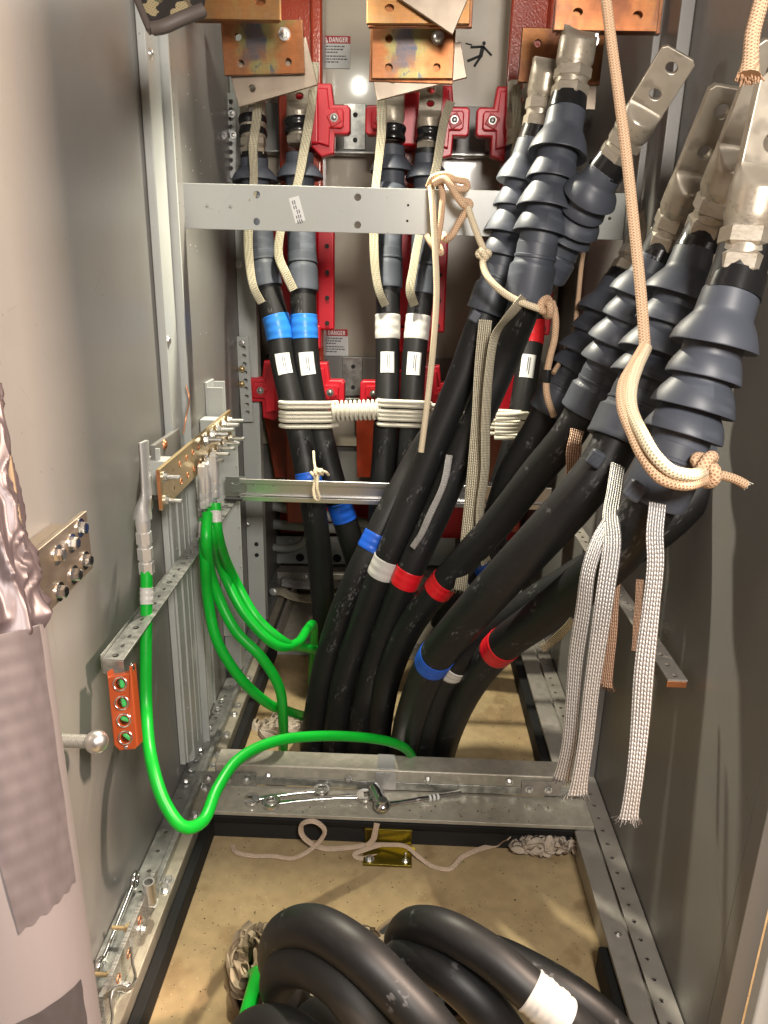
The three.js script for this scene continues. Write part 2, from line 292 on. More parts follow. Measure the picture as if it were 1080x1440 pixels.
function creased(g, angle) {                                   // smooth normals except over sharp edges
  const p = g.attributes.position, n = p.count, fn = [], map = new Map(), key = (i) => `${Math.round(p.getX(i) * 2e4)},${Math.round(p.getY(i) * 2e4)},${Math.round(p.getZ(i) * 2e4)}`;
  const a = V(0, 0, 0), b = V(0, 0, 0), c = V(0, 0, 0);
  for (let i = 0; i < n; i += 3) { a.fromBufferAttribute(p, i); b.fromBufferAttribute(p, i + 1); c.fromBufferAttribute(p, i + 2); const f = b.sub(a).cross(c.sub(a)); fn.push(f.clone()); for (let j = 0; j < 3; j++) { const k = key(i + j); if (!map.has(k)) map.set(k, []); map.get(k).push(i / 3); } }
  const out = new Float32Array(n * 3), unit = fn.map((f) => f.clone().normalize()), lim = Math.cos(angle);
  for (let i = 0; i < n; i++) { const f = Math.floor(i / 3), s = V(0, 0, 0); for (const o of map.get(key(i))) if (unit[o].dot(unit[f]) > lim) s.add(fn[o]); s.normalize(); out.set([s.x, s.y, s.z], i * 3); }
  g.setAttribute('normal', new THREE.BufferAttribute(out, 3));
  return g;
}
function frameOf(dir, face) { const y = dir.clone().normalize(), z = face.clone().addScaledVector(y, -face.dot(y)).normalize(), x = y.clone().cross(z); return new THREE.Matrix4().makeBasis(x, y, z); }
// compression lug: barrel, two hexagonal crimps, shoulder and a flat tongue with two holes; lies along +y, face +z
const lugCache = {};
function lugGeo(r, tongue, crimpN = 2) {
  const key = [r, tongue, crimpN].join(); if (lugCache[key]) return lugCache[key];
  const parts = [], axis = new THREE.LineCurve3(V(0, 0, 0), V(0, 1, 0));
  const ring = (y0, y1, R, k) => { const s = [[0, .86], [.18, 1], [.82, 1], [1, .86]]; const g = new THREE.CylinderGeometry(1, 1, 1, k, 3); const p = g.attributes.position; for (let i = 0; i < p.count; i++) { const f = p.getY(i) + .5, j = Math.round(f * 3), l = Math.hypot(p.getX(i), p.getZ(i)); const q = s[j]; p.setXYZ(i, l > .01 ? p.getX(i) * R * q[1] : 0, y0 + (y1 - y0) * q[0], l > .01 ? p.getZ(i) * R * q[1] : 0); } return creased(g.toNonIndexed(), .4); };
  const bar = new THREE.LatheGeometry([[0, 0], [r * .80, 0], [r * .82, .004], [r * .78, .018], [r * .84, .026], [r * .78, .040], [r * .90, .054], [r * .97, .060], [r * .97, .084]].map(([x, y]) => new THREE.Vector2(x, y)), 28);
  parts.push(bar);
  for (let i = 0; i < crimpN; i++) parts.push(ring(.002 + i * .027, .025 + i * .027, r * .98, 6));
  const w = r * .92, th = .0065, y0 = .083, y1 = .110;
  parts.push(sweep(new THREE.LineCurve3(V(0, y0, 0), V(0, y1, 0)), 10, (f) => { const e = f * f * (3 - 2 * f); return circle(1, 32).map(([c, s]) => { const m = Math.max(Math.abs(c), Math.abs(s)), R = r * .97; return [c * R * (1 - e) + clamp(c * 1.5, -1, 1) * th * e * (1), s * R * (1 - e) + clamp(s * 1.5, -1, 1) * w * e]; }); }, { hint: V(0, 0, 1) }));
  if (tongue > 0) {
    const s = new THREE.Shape(); s.moveTo(-w, 0); s.lineTo(w, 0); s.lineTo(w, tongue - .006); s.lineTo(w - .006, tongue); s.lineTo(-w + .006, tongue); s.lineTo(-w, tongue - .006); s.closePath();
    for (const f of [.26, .74]) { const h = new THREE.Path(); h.absarc(0, tongue * f, r * .30, 0, Math.PI * 2, true); s.holes.push(h); }
    const g = new THREE.ExtrudeGeometry(s, { depth: 2 * th - .003, bevelEnabled: true, bevelThickness: .0015, bevelSize: .0015, bevelOffset: -.0015, bevelSegments: 2, curveSegments: 12 });
    g.translate(0, y1 - .001, -th + .0015); parts.push(g);
  }
  return lugCache[key] = merge(parts);
}
function lug(parent, base, dir, face, r, tongue, mat = M.lug, scale = 1) { const m = part(parent, 'cable_lug', lugGeo(r, tongue), mat); m.position.copy(base); m.quaternion.setFromRotationMatrix(frameOf(dir, face)); m.scale.set(1, scale, 1); return m; }
// hexagon bolt (head on a washer) and stud with nut, axis +y from the surface, size 1 = 1 cm across the head
const hexHead = merge([creased(new THREE.CylinderGeometry(.0075, .0075, .0012, 20).translate(0, .0006, 0).toNonIndexed(), .6), creased(new THREE.CylinderGeometry(.0050, .0052, .0042, 6).translate(0, .0033, 0).toNonIndexed(), .3), creased(new THREE.CylinderGeometry(.0040, .0050, .0006, 6).translate(0, .0057, 0).toNonIndexed(), .3)]);
const studNut = merge([hexHead.clone(), creased(new THREE.CylinderGeometry(.0026, .0026, .016, 12).translate(0, .013, 0).toNonIndexed(), .6), new THREE.CylinderGeometry(.0018, .0026, .001, 12).translate(0, .0215, 0)]);
const roundHead = merge([creased(new THREE.CylinderGeometry(.0075, .0078, .001, 20).translate(0, .0005, 0).toNonIndexed(), .6), new THREE.SphereGeometry(.0055, 16, 6, 0, Math.PI * 2, 0, Math.PI / 2).scale(1, .55, 1).translate(0, .001, 0)]);
function bolt(parent, at, dir, size = 1, mat = M.zinc, geo = hexHead, name = 'bolt') { const m = part(parent, name, geo, mat); m.position.copy(at); m.quaternion.setFromUnitVectors(V(0, 1, 0), dir.clone().normalize()); m.rotateY(rr(0, 1)); m.scale.setScalar(size); return m; }
// flat woven strap; pts with a facing hint; the cut end flares into strands
function ribbonG(pts, w, t, { hint = V(0, .35, 1), n = 70, flare = 0, twist = 0, wob = .06 } = {}) {
  const c = curveOf(pts), ph = rr(0, 6);
  const hintF = (s) => hint.clone().applyAxisAngle(V(0, 1, 0), twist * Math.sin(s * 5 + ph));
  return sweep(c, n, (f) => { const fl = 1 + wob * Math.sin(f * 11 + ph) + flare * Math.pow(clamp((f - .94) / .06), 2) * .5, a = w / 2 * fl, b = t / 2; return [[b * .4, -a], [b, -a * .82], [b * 1.15, -a * .3], [b * 1.15, a * .3], [b, a * .82], [b * .4, a], [-b * .4, a], [-b, a * .82], [-b, -a * .82], [-b * .4, -a]]; }, { hint: hintF, uvAcross: 1 });
}
const braidUv = (g, len = .028) => { const u = g.attributes.uv; for (let i = 0; i < u.count; i++) u.setX(i, u.getX(i) / len); return g; };
function strands(c, w, len, count, spread, r = .0006) {       // loose wires at a cut end
  const T = c.getTangentAt(1), p = c.getPointAt(1), side = V(1, 0, 0).addScaledVector(T, -T.x).normalize(), nn = T.clone().cross(side), list = [];
  for (let i = 0; i < count; i++) {
    const a = (i / (count - 1) - .5) * w, s = p.clone().addScaledVector(side, a).addScaledVector(nn, rr(-.001, .001)).addScaledVector(T, -.003), e = s.clone().addScaledVector(T, len * rr(.5, 1)).addScaledVector(side, a * spread + rr(-.2, .2) * len).addScaledVector(nn, rr(-.6, .6) * len), m = s.clone().lerp(e, .5).addScaledVector(nn, rr(-.2, .2) * len);
    list.push(tubeG(curveOf([s, m, e]), r, 5, 5));
  }
  return merge(list);
}
function braid(parent, name, pts, w, mat, o = {}) {
  const g = braidUv(ribbonG(pts, w, o.t ?? .0035, o)), list = [g];
  if (o.frayed) list.push(strands(curveOf(pts), w * 1.15, .010, 26, .5));
  return part(parent, name, list.length > 1 ? merge(list) : g, mat);
}
const ropeUv = (g) => { const u = g.attributes.uv; for (let i = 0; i < u.count; i++) u.setXY(i, u.getX(i) / .022, u.getY(i) / .022); return g; };
const ropeG = (pts, r, n = 80) => ropeUv(tubeG(curveOf(pts), r, n, 14));
function knotG(at, R, r, axis, turns = 2.2, s = 1) {           // a lumpy overhand knot
  const m = frameOf(axis, Math.abs(axis.z) < .8 ? V(0, 0, 1) : V(1, 0, 0)), pts = [], ph = s * 1.3;
  for (let i = 0; i <= 26; i++) { const a = i / 26 * Math.PI * 2 * turns; pts.push(V((R + .45 * R * Math.cos(a * 1.5 + ph)) * Math.cos(a), .75 * R * Math.sin(a * 1.5 + ph), (R + .45 * R * Math.cos(a * 1.5 + ph)) * Math.sin(a)).multiplyScalar(.8).applyMatrix4(m).add(at)); }
  return ropeG(pts, r, 110);
}
function crumple(w, h, d, s) {                                // a crushed rag: many overlapping folds of thin cloth
  const list = [], keep = seed; seed = s * 7919 + 13;
  for (let i = 0; i < 11; i++) {
    const pts = [], a0 = rr(0, 6.3), turn = rr(1.2, 3.6) * (rnd() < .5 ? -1 : 1), lift = rr(.0, .75), rad = rr(.45, 1);
    for (let k = 0; k < 6; k++) { const a = a0 + turn * k / 5, q = rad * (1 - .25 * Math.sin(k * 1.9 + i)); pts.push(V(Math.cos(a) * q * w * .85, h * (-.2 + lift * (.7 + .5 * Math.sin(k * 2.1 + i * 1.7))), Math.sin(a) * q * d * .85)); }
    const hint = V(rr(-.7, .7), rr(.4, 1), rr(-.4, .8)), ww = rr(.35, .7) * Math.min(w, d * 1.4), ph = rr(0, 6);
    const c = curveOf(pts);
    list.push(sweep(c, 44, (f) => { const o = [], n = 12; for (let j = 0; j <= n; j++) { const u = j / n - .5; o.push([.006 * Math.sin(u * 11 + f * 7 + ph) + .004 * Math.sin(u * 19 - f * 12 + ph * 2) + .0006, u * ww * (1 + .3 * Math.sin(f * 9 + ph))]); } for (let j = n; j >= 0; j--) o.push([o[j][0] - .0012, o[j][1]]); return o; }, { hint: (t) => hint.clone().applyAxisAngle(V(0, 1, 0), t * 1.5) }));
  }
  seed = keep;
  return merge(list);
}

// ---------- lamps ----------
{ // unseen lamp under the roof, just above the frame: its beam lights the floor, its image shines on the rear barrier
  const l = thing('unseen_inner_lamp', 'unseen small lamp under the enclosure roof, lights the floor', 'lamp'), at = V(-.185, 1.565, -1.6), aim = V(.08, -.07, -1.22);
  part(l, 'bulb', new THREE.SphereGeometry(.026, 24, 16).translate(at.x, at.y, at.z), M.glow);
  part(l, 'cap', new THREE.CylinderGeometry(.022, .036, .04, 24).translate(at.x, at.y + .047, at.z), M.black);
  part(l, 'hook', tubeG(curveOf([V(at.x, 1.63, at.z), V(at.x, 1.70, at.z), V(at.x, 1.80, at.z), V(at.x, 1.9, at.z)]), .003, 10, 8), M.zinc);
  const p = new THREE.SpotLight(Q(1, .93, .74), 8.2, 0, .86, .55, 2); p.position.copy(at); p.target.position.copy(aim); p.castShadow = true; p.shadow.radius = 1.2; p.name = 'unseen_inner_lamp_light'; scene.add(p, p.target); p.target.name = 'unseen_inner_lamp_aim';
}
function lampPanel(name, label, at, aim, size, color, power) {  // unseen area light, given a housing and stand of its own
  const f = thing(name, label, 'work light'), q = new THREE.Quaternion().setFromRotationMatrix(new THREE.Matrix4().lookAt(at, aim, V(0, 1, 0))), fw = V(0, 0, -1).applyQuaternion(q);
  const face = part(f, 'diffuser', new RoundedBoxGeometry(size * 1.04, size * 1.04, .01, 2, .003), M.glowSoft); face.position.copy(at); face.quaternion.copy(q);
  const back = part(f, 'housing', new RoundedBoxGeometry(size * 1.15, size * 1.15, .03, 2, .006), M.black); back.position.copy(at).addScaledVector(fw, -.022); back.quaternion.copy(q);
  const b = at.clone().addScaledVector(fw, -.045);
  part(f, 'stand', tubeG(curveOf([b, V(b.x, b.y - .3, b.z - fw.z * .02), V(b.x, .4, b.z - fw.z * .02), V(b.x, -.07, b.z - fw.z * .02)]), .012, 20, 12), M.black);
  const r = new THREE.RectAreaLight(color, power, size, size); r.position.copy(at).addScaledVector(fw, .012); r.quaternion.copy(q); r.name = name + '_light'; scene.add(r);
}
lampPanel('unseen_light', 'unseen flat square light behind the camera, lights the crossbar front', V(.30, 1.50, .30), V(-.14, .9, -1.5), .30, Q(1, .925, .845), 108);  // out of view, placed to light the crossbar and other front faces
lampPanel('unseen_light', 'unseen warm light outside the right door, lights the near left wall', V(1.40, 1.95, -.415), V(-.44, 1.1, -.85), .16, Q(1, .76, .60), 1650);  // out of view, placed to light the front part of the left wall

// ---------- setting: floor, walls ----------
struct('floor', uvBox(new THREE.BoxGeometry(1.7, .02, 3.4).translate(0, -.08, -.78)), M.floor);
const wallLeft = struct('wall_left', box(-.455, -.44, -.09, 1.92, -2.49, -.62, 0), M.paint);
for (const p of [V(-0.44,1.3505,-1.6047), V(-0.44,1.3151,-1.5924), V(-0.44,1.3158,-1.6523), V(-0.44,1.3141,-1.7111), V(-0.44,1.3136,-1.7749), V(-0.44,1.2181,-1.5574), V(-0.44,1.2179,-1.5913), V(-0.44,1.2065,-1.6616), V(-0.44,1.2056,-1.7413), V(-0.44,1.1803,-1.5984), V(-0.44,1.1824,-1.6621), V(-0.44,1.0388,-1.5535), V(-0.44,1.0386,-1.5894), V(-0.44,1.0292,-1.598), V(-0.44,0.8629,-1.5909), V(-0.44,0.8623,-1.6366), V(-0.44,1.2137,-1.4632)]) bolt(wallLeft, p, V(1, 0, 0), .22, M.zinc, roundHead, 'rivet');
struct('wall_right', box(.42, .435, -.09, 1.92, -2.49, -.73, 0), M.paint);
struct('wall_back', box(-.455, .435, -.09, 1.92, -2.505, -2.49, 0), M.paint);
struct('ceiling', box(-.455, .435, 1.92, 1.935, -2.505, -.73, 0), M.paint);
{ // enclosure front edge and open door on the right
  const f = thing('front_frame', 'painted front edge frame of enclosure at lower right', 'frame');
  part(f, 'jamb', box(.42, .446, -.07, 1.9, -.73, -.70), M.paint);
  const d = thing('door_panel', 'pale white door edge at lower right corner', 'door');
  part(d, 'door_leaf', box(.4465, .466, -.06, 1.9, -.70, -.68, .003), M.door);
  part(d, 'gasket', box(.466, .485, -.06, 1.9, -.705, -.69, .002), M.paint);
  part(d, 'outer_edge', box(.485, .53, -.06, 1.9, -.70, -.67, .003), M.door);
}
// left frame post, its holed edge channel and lower cover strips
{
  const p = thing('frame_post', 'grey painted frame post with round bolts on left wall', 'post');
  part(p, 'flange', box(-.4395, -.425, -.06, 1.9, -1.385, -1.315, .002), M.paintLight);
  part(p, 'lip', box(-.4395, -.412, -.06, 1.9, -1.394, -1.387, .001), M.paintLight);
  plate3(p, 'punched_channel', V(-.4155, 1.9, -1.396), V(-.4155, 1.9, -1.44), V(-.4155, .70, -1.396), .0025, M.paint, Array.from({ length: 34 }, (_, i) => [.35, (i + .5) / 34, .0016]).concat(Array.from({ length: 20 }, (_, i) => [.75, (i + .3) / 20, .0013])), .0004);
  part(p, 'channel_back', box(-.4395, -.4185, .70, 1.9, -1.439, -1.397, 0), M.paint);
  bolt(p, V(-0.425,1.3198,-1.3352), V(1, 0, 0), 1.15, M.zinc, roundHead); bolt(p, V(-0.425,0.8731,-1.3274), V(1, 0, 0), 1.15, M.zinc, roundHead);
  const c = thing('cover_channel', 'vertical light grey ribbed cover strip below ground bar', 'channel');
  part(c, 'cover', box(-.4395, -.428, .03, .60, -1.50, -1.262, .002), M.paintLight);
  for (const z of [-1.272, -1.345, -1.372, -1.44, -1.492]) part(c, 'rib', box(-.428, -.4235, .03, .60, z - .003, z + .003, .0012), M.paintLight);
  for (let i = 0; i < 9; i++) { bolt(c, V(-.428, .08 + i * .058, -1.305), V(1, 0, 0), .34, M.galv, roundHead, 'rivet'); }
  bolt(c, V(-.428, .33, -1.405), V(1, 0, 0), .9, M.zinc, roundHead); bolt(c, V(-.428, .13, -1.405), V(1, 0, 0), .9, M.zinc, roundHead); bolt(c, V(-.428, .50, -1.405), V(1, 0, 0), .9, M.zinc, roundHead);
  const s = thing('support_strut', 'narrow pale upright strut behind the green cables', 'strut');
  part(s, 'web', box(-.4395, -.40, .02, .66, -1.70, -1.66, .002), M.paintLight); part(s, 'side_flange', box(-.4395, -.385, .12, .62, -1.655, -1.65, .001), M.paintLight);
  for (let i = 0; i < 9; i++) bolt(s, V(-.385 - .004, .16 + i * .05, -1.65), V(0, 0, 1), .3, M.galv, roundHead, 'rivet');
}
// rear left post with punched strips
{
  const p = thing('rear_post', 'blue grey rear post with holed strips on left', 'post');
  part(p, 'web', box(-.4395, -.392, -.02, 1.9, -1.99, -1.95, .002), M.paintLight);
  plate3(p, 'upper_strip', V(-0.4444,1.3861,-1.93), V(-0.4194,1.385,-1.93), V(-0.4458,1.2036,-1.93), .006, M.paintLight, Array.from({ length: 9 }, (_, i) => [.5, .1 + i * .098, .0065]), .0008);
  plate3(p, 'lower_strip', V(-0.4421,0.8305,-1.93), V(-0.4108,0.8313,-1.93), V(-0.4473,0.6088,-1.93), .006, M.paintLight, Array.from({ length: 9 }, (_, i) => [.55, .13 + i * .095, .0065]), .0008);
  bolt(p, V(-0.4299,1.3407,-1.924), V(0, 0, 1), 1.0, M.zinc, roundHead); bolt(p, V(-0.4285,1.2956,-1.924), V(0, 0, 1), 1.0, M.zinc, roundHead); bolt(p, V(-0.4298,1.1981,-1.95), V(0, 0, 1), 1.2);
  bolt(p, V(-0.4322,1.0057,-1.95), V(0, 0, 1), 1.3); bolt(p, V(-0.4267,0.8154,-1.924), V(0, 0, 1), 1.1); bolt(p, V(-0.4292,0.7485,-1.924), V(0, 0, 1), 1.1, M.brass, roundHead); bolt(p, V(-0.4307,0.7099,-1.924), V(0, 0, 1), 1.1, M.brass, roundHead); bolt(p, V(-0.4356,0.312,-1.95), V(0, 0, 1), 1.0);
  for (const [u] of [[0], [1]]) part(p, 'hole_plug', new THREE.CylinderGeometry(.006, .006, .003, 14).rotateX(Math.PI / 2).translate(-.412, u ? .255 : .222, -1.9495), M.black);
  const r = thing('right_post', 'dark painted frame post on right wall', 'post');
  part(r, 'flange', box(.398, .4195, -.05, 1.9, -1.40, -1.32, .002), M.paint); part(r, 'inner_lip', box(.385, .397, -.05, 1.9, -1.45, -1.405, .002), M.paint);
}
// floor rails
function holedRail(parent, name, x0, x1, z0, z1, y, n, fx, mat) { return plate3(parent, name, V(x0, y, z0), V(x1, y, z0), V(x0, y, z1), .0025, mat, Array.from({ length: n }, (_, i) => [fx, (i + .5) / n, .0042]), .0004); }
{
  const l = thing('floor_rail', 'galvanized floor rail with bolts along left wall', 'rail');
  part(l, 'base_channel', box(-.4395, -.372, -.0695, -.006, -2.40, -.60, .002), M.rail);
  holedRail(l, 'holed_top', -.438, -.405, -2.38, -.62, -.0005, 38, .5, M.galv);
  part(l, 'raised_lip', box(-.403, -.392, -.0055, .010, -2.38, -.62, .002), M.galv);
  part(l, 'gasket', box(-.371, -.352, -.0695, -.028, -2.36, -.60, .004), M.rubber);
  for (const z of [-.80, -.98, -1.0, -1.16, -1.24, -1.275, -1.31, -1.345, -1.42, -1.50, -1.535, -1.66, -1.80, -1.95]) { bolt(l, V(-.383, -.006, z), V(0, 1, 0), 1.25); if (z < -1.2 && z > -1.6) bolt(l, V(-.425, .002, z - .01), V(0, 1, 0), 1.15); }
  const r = thing('floor_rail', 'dusty holed floor rail along right wall', 'rail');
  part(r, 'base_channel', box(.352, .4195, -.0695, -.012, -2.40, -.66, .002), M.galvDirty);
  holedRail(r, 'holed_top', .384, .418, -2.38, -.66, .0005, 50, .38, M.galvDirty);
  part(r, 'inner_flange', box(.345, .381, -.0118, -.004, -1.16, -.66, .001), M.galvDirty);
  part(r, 'rear_flange', box(.340, .381, -.0118, -.004, -2.36, -1.31, .001), M.galvDirty);
  part(r, 'gasket', box(.333, .349, -.0695, -.018, -.92, -.62, .004), M.rubber);
  part(r, 'rear_gasket', box(.322, .347, -.0695, -.02, -2.2, -1.33, .004), M.rubber);
  bolt(r, V(.366, -.004, -.93), V(0, 1, 0), .7);
}
// middle floor beam with ledge
{
  const b = thing('floor_beam', 'grey floor beam with dusty ledge across the enclosure', 'beam');
  part(b, 'channel', box(-.365, .385, -.0005, .046, -1.302, -1.25, .004), M.ledge);
  part(b, 'face_strip', box(-.36, .38, .002, .020, -1.2495, -1.247, .0008), M.galv);
  part(b, 'ledge_plate', box(-.371, .384, -.009, -.001, -1.2499, -1.168, .001), M.ledge);
  part(b, 'edge_seal', box(-.35, .345, -.022, -.0095, -1.18, -1.164, .002), M.rubber);
  part(b, 'front_web', box(-.371, .351, -.0695, -.0225, -1.20, -1.178, .002), M.black);
  plate3(b, 'left_splice', V(-0.401,0.0295,-1.244), V(-0.2796,0.0319,-1.244), V(-0.4032,-0.0084,-1.244), .003, M.galv, [], .0006);
  plate3(b, 'right_splice', V(0.2536,0.0371,-1.244), V(0.3324,0.0393,-1.244), V(0.2562,0.0049,-1.244), .003, M.galvDirty, [], .0006);
  for (const p of [V(-0.3779,0.0141,-1.241), V(-0.3374,0.0144,-1.241), V(-0.2984,0.0145,-1.241), V(0.2686,0.0216,-1.241), V(0.3067,0.0217,-1.241), V(-0.256,0.0222,-1.247), V(-0.0932,0.0249,-1.247), V(0.067,0.0292,-1.247), V(0.229,0.0319,-1.247)]) bolt(b, p, V(0, 0, 1), 1.05);
}

// ---------- rear wall equipment ----------
{
  const p = thing('rear_barrier', 'pale glossy barrier sheet behind the red bus bars', 'panel');
  part(p, 'sheet', box(-.43, .41, .50, 1.90, -2.16, -2.15, .001), M.panel);
  const s = thing('lower_barrier', 'grey lower sheet below the rear barrier', 'panel');
  part(s, 'sheet', box(-.43, .41, .36, .495, -2.17, -2.16, .001), M.paint);
  for (const y of [1.345, .71]) { const c = thing('cross_channel', y > 1 ? 'upper grey cross channel joining red clamps' : 'lower grey cross channel joining red clamps', 'channel', 'rear cross channels');
    part(c, 'channel', box(-.40, .38, y - .055, y + .055, -2.148, -2.11, .002), M.paint); part(c, 'bright_edge', box(-.40, .38, y - .062, y - .057, -2.12, -2.085, .001), M.galv);
    for (const x of [-.155, .21]) { part(c, 'splice_plate', box(x - .028, x + .028, y - .05, y + .056, -2.1095, -2.104, .001), M.galv); for (const d of [-.028, .03]) part(c, 'hole', new THREE.CylinderGeometry(.006, .006, .002, 14).rotateX(Math.PI / 2).translate(x + (d > 0 ? .002 : .002), y + d, -2.1035), M.black); } }
}
const BARX = [[-.335, -.224], [-.075, .06], [.215, .33]];
BARX.forEach(([x0, x1], i) => {
  const side = ['left', 'middle', 'right'][i];
  const b = thing('bus_bar', `glossy dark red insulated vertical bus bar, ${side === 'middle' ? 'middle' : side + 'most'} of three`, 'bus bar', 'insulated bus bars');
  part(b, 'flat_bar', box(x0, x0 + .09, .30, 1.88, -2.03, -2.01, .006), M.busEpoxy);
  part(b, 'edge_bar', box(x1 - .028, x1, .30, 1.88, -2.07, -1.985, .008), M.busEpoxy);
  // bright red joint cover below the crossbar with snap pins along its flange
  const c = thing('joint_cover', `bright red plastic joint cover on the ${side} bus bar`, 'cover', 'red joint covers');
  part(c, 'shell', box(x0 - .01, x1 - .012, .865, 1.10, -2.0, -1.945, .012), M.red);
  part(c, 'flange', box(x1 - .012, x1 + .032, .85, 1.11, -1.975, -1.955, .006), M.red);
  for (let k = 0; k < 4; k++) part(c, 'snap_pin', new THREE.CylinderGeometry(.0055, .0055, .006, 14).rotateX(Math.PI / 2).translate(x1 + .014, .868 + k * .062, -1.953), M.black);
  part(c, 'lower_shell', box(x1 - .10, x1 - .002, .80, .862, -2.0, -1.95, .006), M.red);
});
// red insulating clamps: main block with stepped cross-shaped ears, groove and a bolt on each ear
function clampBlock(x0, x1, y, ears, label) {
  const c = thing('insulating_clamp', label, 'clamp', 'red insulating clamps');
  part(c, 'block', box(x0, x1, y - .056, y + .056, -1.985, -1.915, .006), M.red);
  for (const s of ears) {
    const xe = s > 0 ? x1 : x0, sh = new THREE.Shape(), pts = [[-.02, .074], [.028, .074], [.034, .03], [.066, .03], [.072, .024], [.072, -.026], [.066, -.032], [.036, -.032], [.034, -.074], [.004, -.082], [-.02, -.06]];
    pts.forEach(([a, b], i) => i ? sh.lineTo(s * a, b) : sh.moveTo(s * a, b)); sh.closePath();
    const e = part(c, 'ear', new THREE.ExtrudeGeometry(sh, { depth: .03, bevelEnabled: true, bevelThickness: .004, bevelSize: .004, bevelOffset: -.004, bevelSegments: 3 }).translate(xe, y, -1.965), M.red);
    const g2 = new THREE.Shape(); [[-.015, .062], [.020, .062], [.025, .02], [.054, .02], [.058, .014], [.058, -.016], [.052, -.021], [.026, -.021], [.024, -.06], [-.015, -.05]].forEach(([a, b], i) => i ? g2.lineTo(s * a, b) : g2.moveTo(s * a, b)); g2.closePath();
    part(e, 'raised_face', new THREE.ExtrudeGeometry(g2, { depth: .012, bevelEnabled: true, bevelThickness: .003, bevelSize: .003, bevelOffset: -.003, bevelSegments: 2 }).translate(xe, y, -1.934), M.red);
    const sq = part(e, 'bolt_seat', new RoundedBoxGeometry(.027, .027, .006, 2, .002).rotateZ(.5 * s).translate(xe + s * .036, y - .002, -1.9185), M.redDark);
    bolt(e, V(xe + s * .036, y, -1.9155), V(0, 0, 1), 1.2, M.galv, roundHead);
  }
}
clampBlock(-.30, -.225, 1.335, [1], 'red clamp on left bus bar above the crossbar');
clampBlock(-.045, .055, 1.335, [-1, 1], 'red clamp on middle bus bar above the crossbar');
clampBlock(.215, .33, 1.335, [-1], 'red clamp on right bus bar above the crossbar');
clampBlock(-.345, -.235, .695, [-1, 1], 'red clamp on left bus bar beside the blue taped cables');
clampBlock(-.05, .055, .695, [-1, 1], 'red clamp on middle bus bar beside the white taped cables');
clampBlock(.225, .33, .695, [-1], 'red clamp on right bus bar behind the black cables');
// warning signs
function sign(A, B, C, label) {
  const s = thing('danger_sign', label, 'sign', 'danger signs');
  plate3(s, 'plate', A, B, C, .0012, M.label, [], .0002);
  const x = B.clone().sub(A), y = C.clone().sub(A), n = V(0, 0, .0008), at = (u, v) => A.clone().addScaledVector(x, u).addScaledVector(y, v).add(n);
  plate3(s, 'red_header', at(0, 0), at(1, 0), at(0, .24), .0006, M.signRed, [], 0);
  const cv = document.createElement('canvas'); cv.width = 512; cv.height = 420; const k = cv.getContext('2d');
  k.fillStyle = '#c9cac8'; k.fillRect(0, 0, 512, 420); k.fillStyle = '#a01c22'; k.fillRect(0, 0, 512, 100);
  k.fillStyle = '#e8e6e2'; k.beginPath(); k.moveTo(14, 88); k.lineTo(58, 12); k.lineTo(102, 88); k.closePath(); k.fill();
  k.fillStyle = '#a01c22'; k.fillRect(54, 40, 9, 26); k.fillRect(54, 72, 9, 9);
  k.fillStyle = '#e8e6e2'; k.font = 'bold 88px sans-serif'; k.fillText('DANGER', 112, 82, 388);
  k.fillStyle = '#3a3d44'; let yy = 128; seed = 91;
  for (const w of [.86, .78, .55, 0, .9, .84, .6]) { let px = 18; if (!w) { yy += 12; continue; } while (px < 480 * w) { const l = 18 + rnd() * 46; k.fillRect(px, yy, l, 17); px += l + 11; } yy += 38; }
  const t = new THREE.CanvasTexture(cv); t.colorSpace = THREE.SRGBColorSpace;
  const w = x.length(), h = y.length(), m = part(s, 'print', new THREE.PlaneGeometry(w * .99, h * .99), std({ map: t, roughness: .5 }));
  m.position.copy(at(.5, .5)).add(V(0, 0, .0012));
}
sign(V(-0.2404,1.5613,-2.148), V(-0.17,1.5607,-2.148), V(-0.2407,1.4884,-2.148), 'small danger sign on barrier above, between copper plates');
sign(V(-0.2454,0.8371,-2.148), V(-0.1726,0.8388,-2.148), V(-0.2457,0.7596,-2.148), 'small danger sign on barrier right of blue taped cables');
{ // black figure pictogram on the barrier
  const f = thing('shock_pictogram', 'black falling figure pictogram on the barrier at right', 'pictogram');
  const c = V(0.159,1.5227,-2.149), s = .0042, bar = (a, b, w) => { const A = V(c.x + a[0] * s, c.y + a[1] * s, c.z), B = V(c.x + b[0] * s, c.y + b[1] * s, c.z), d = B.clone().sub(A), g = new THREE.BoxGeometry(d.length(), w * s, .0008); g.rotateZ(Math.atan2(d.y, d.x)); g.translate((A.x + B.x) / 2, (A.y + B.y) / 2, c.z + .0006); return g; };
  part(f, 'figure', merge([new THREE.CylinderGeometry(1.1 * s, 1.1 * s, .0008, 16).rotateX(Math.PI / 2).translate(c.x + 2 * s, c.y + 6.4 * s, c.z + .0006), bar([1.5, 5.2], [.4, -.6], 2.4), bar([1, 4.6], [-6, 4.2], 1.3), bar([-5, 5.4], [-9, 6.2], .7), bar([1.5, 4.8], [7, 0], 1.3), bar([.6, -.4], [-3.2, -6], 1.5), bar([.2, -.2], [-7.5, -3.2], 1.5)]), M.black);
}
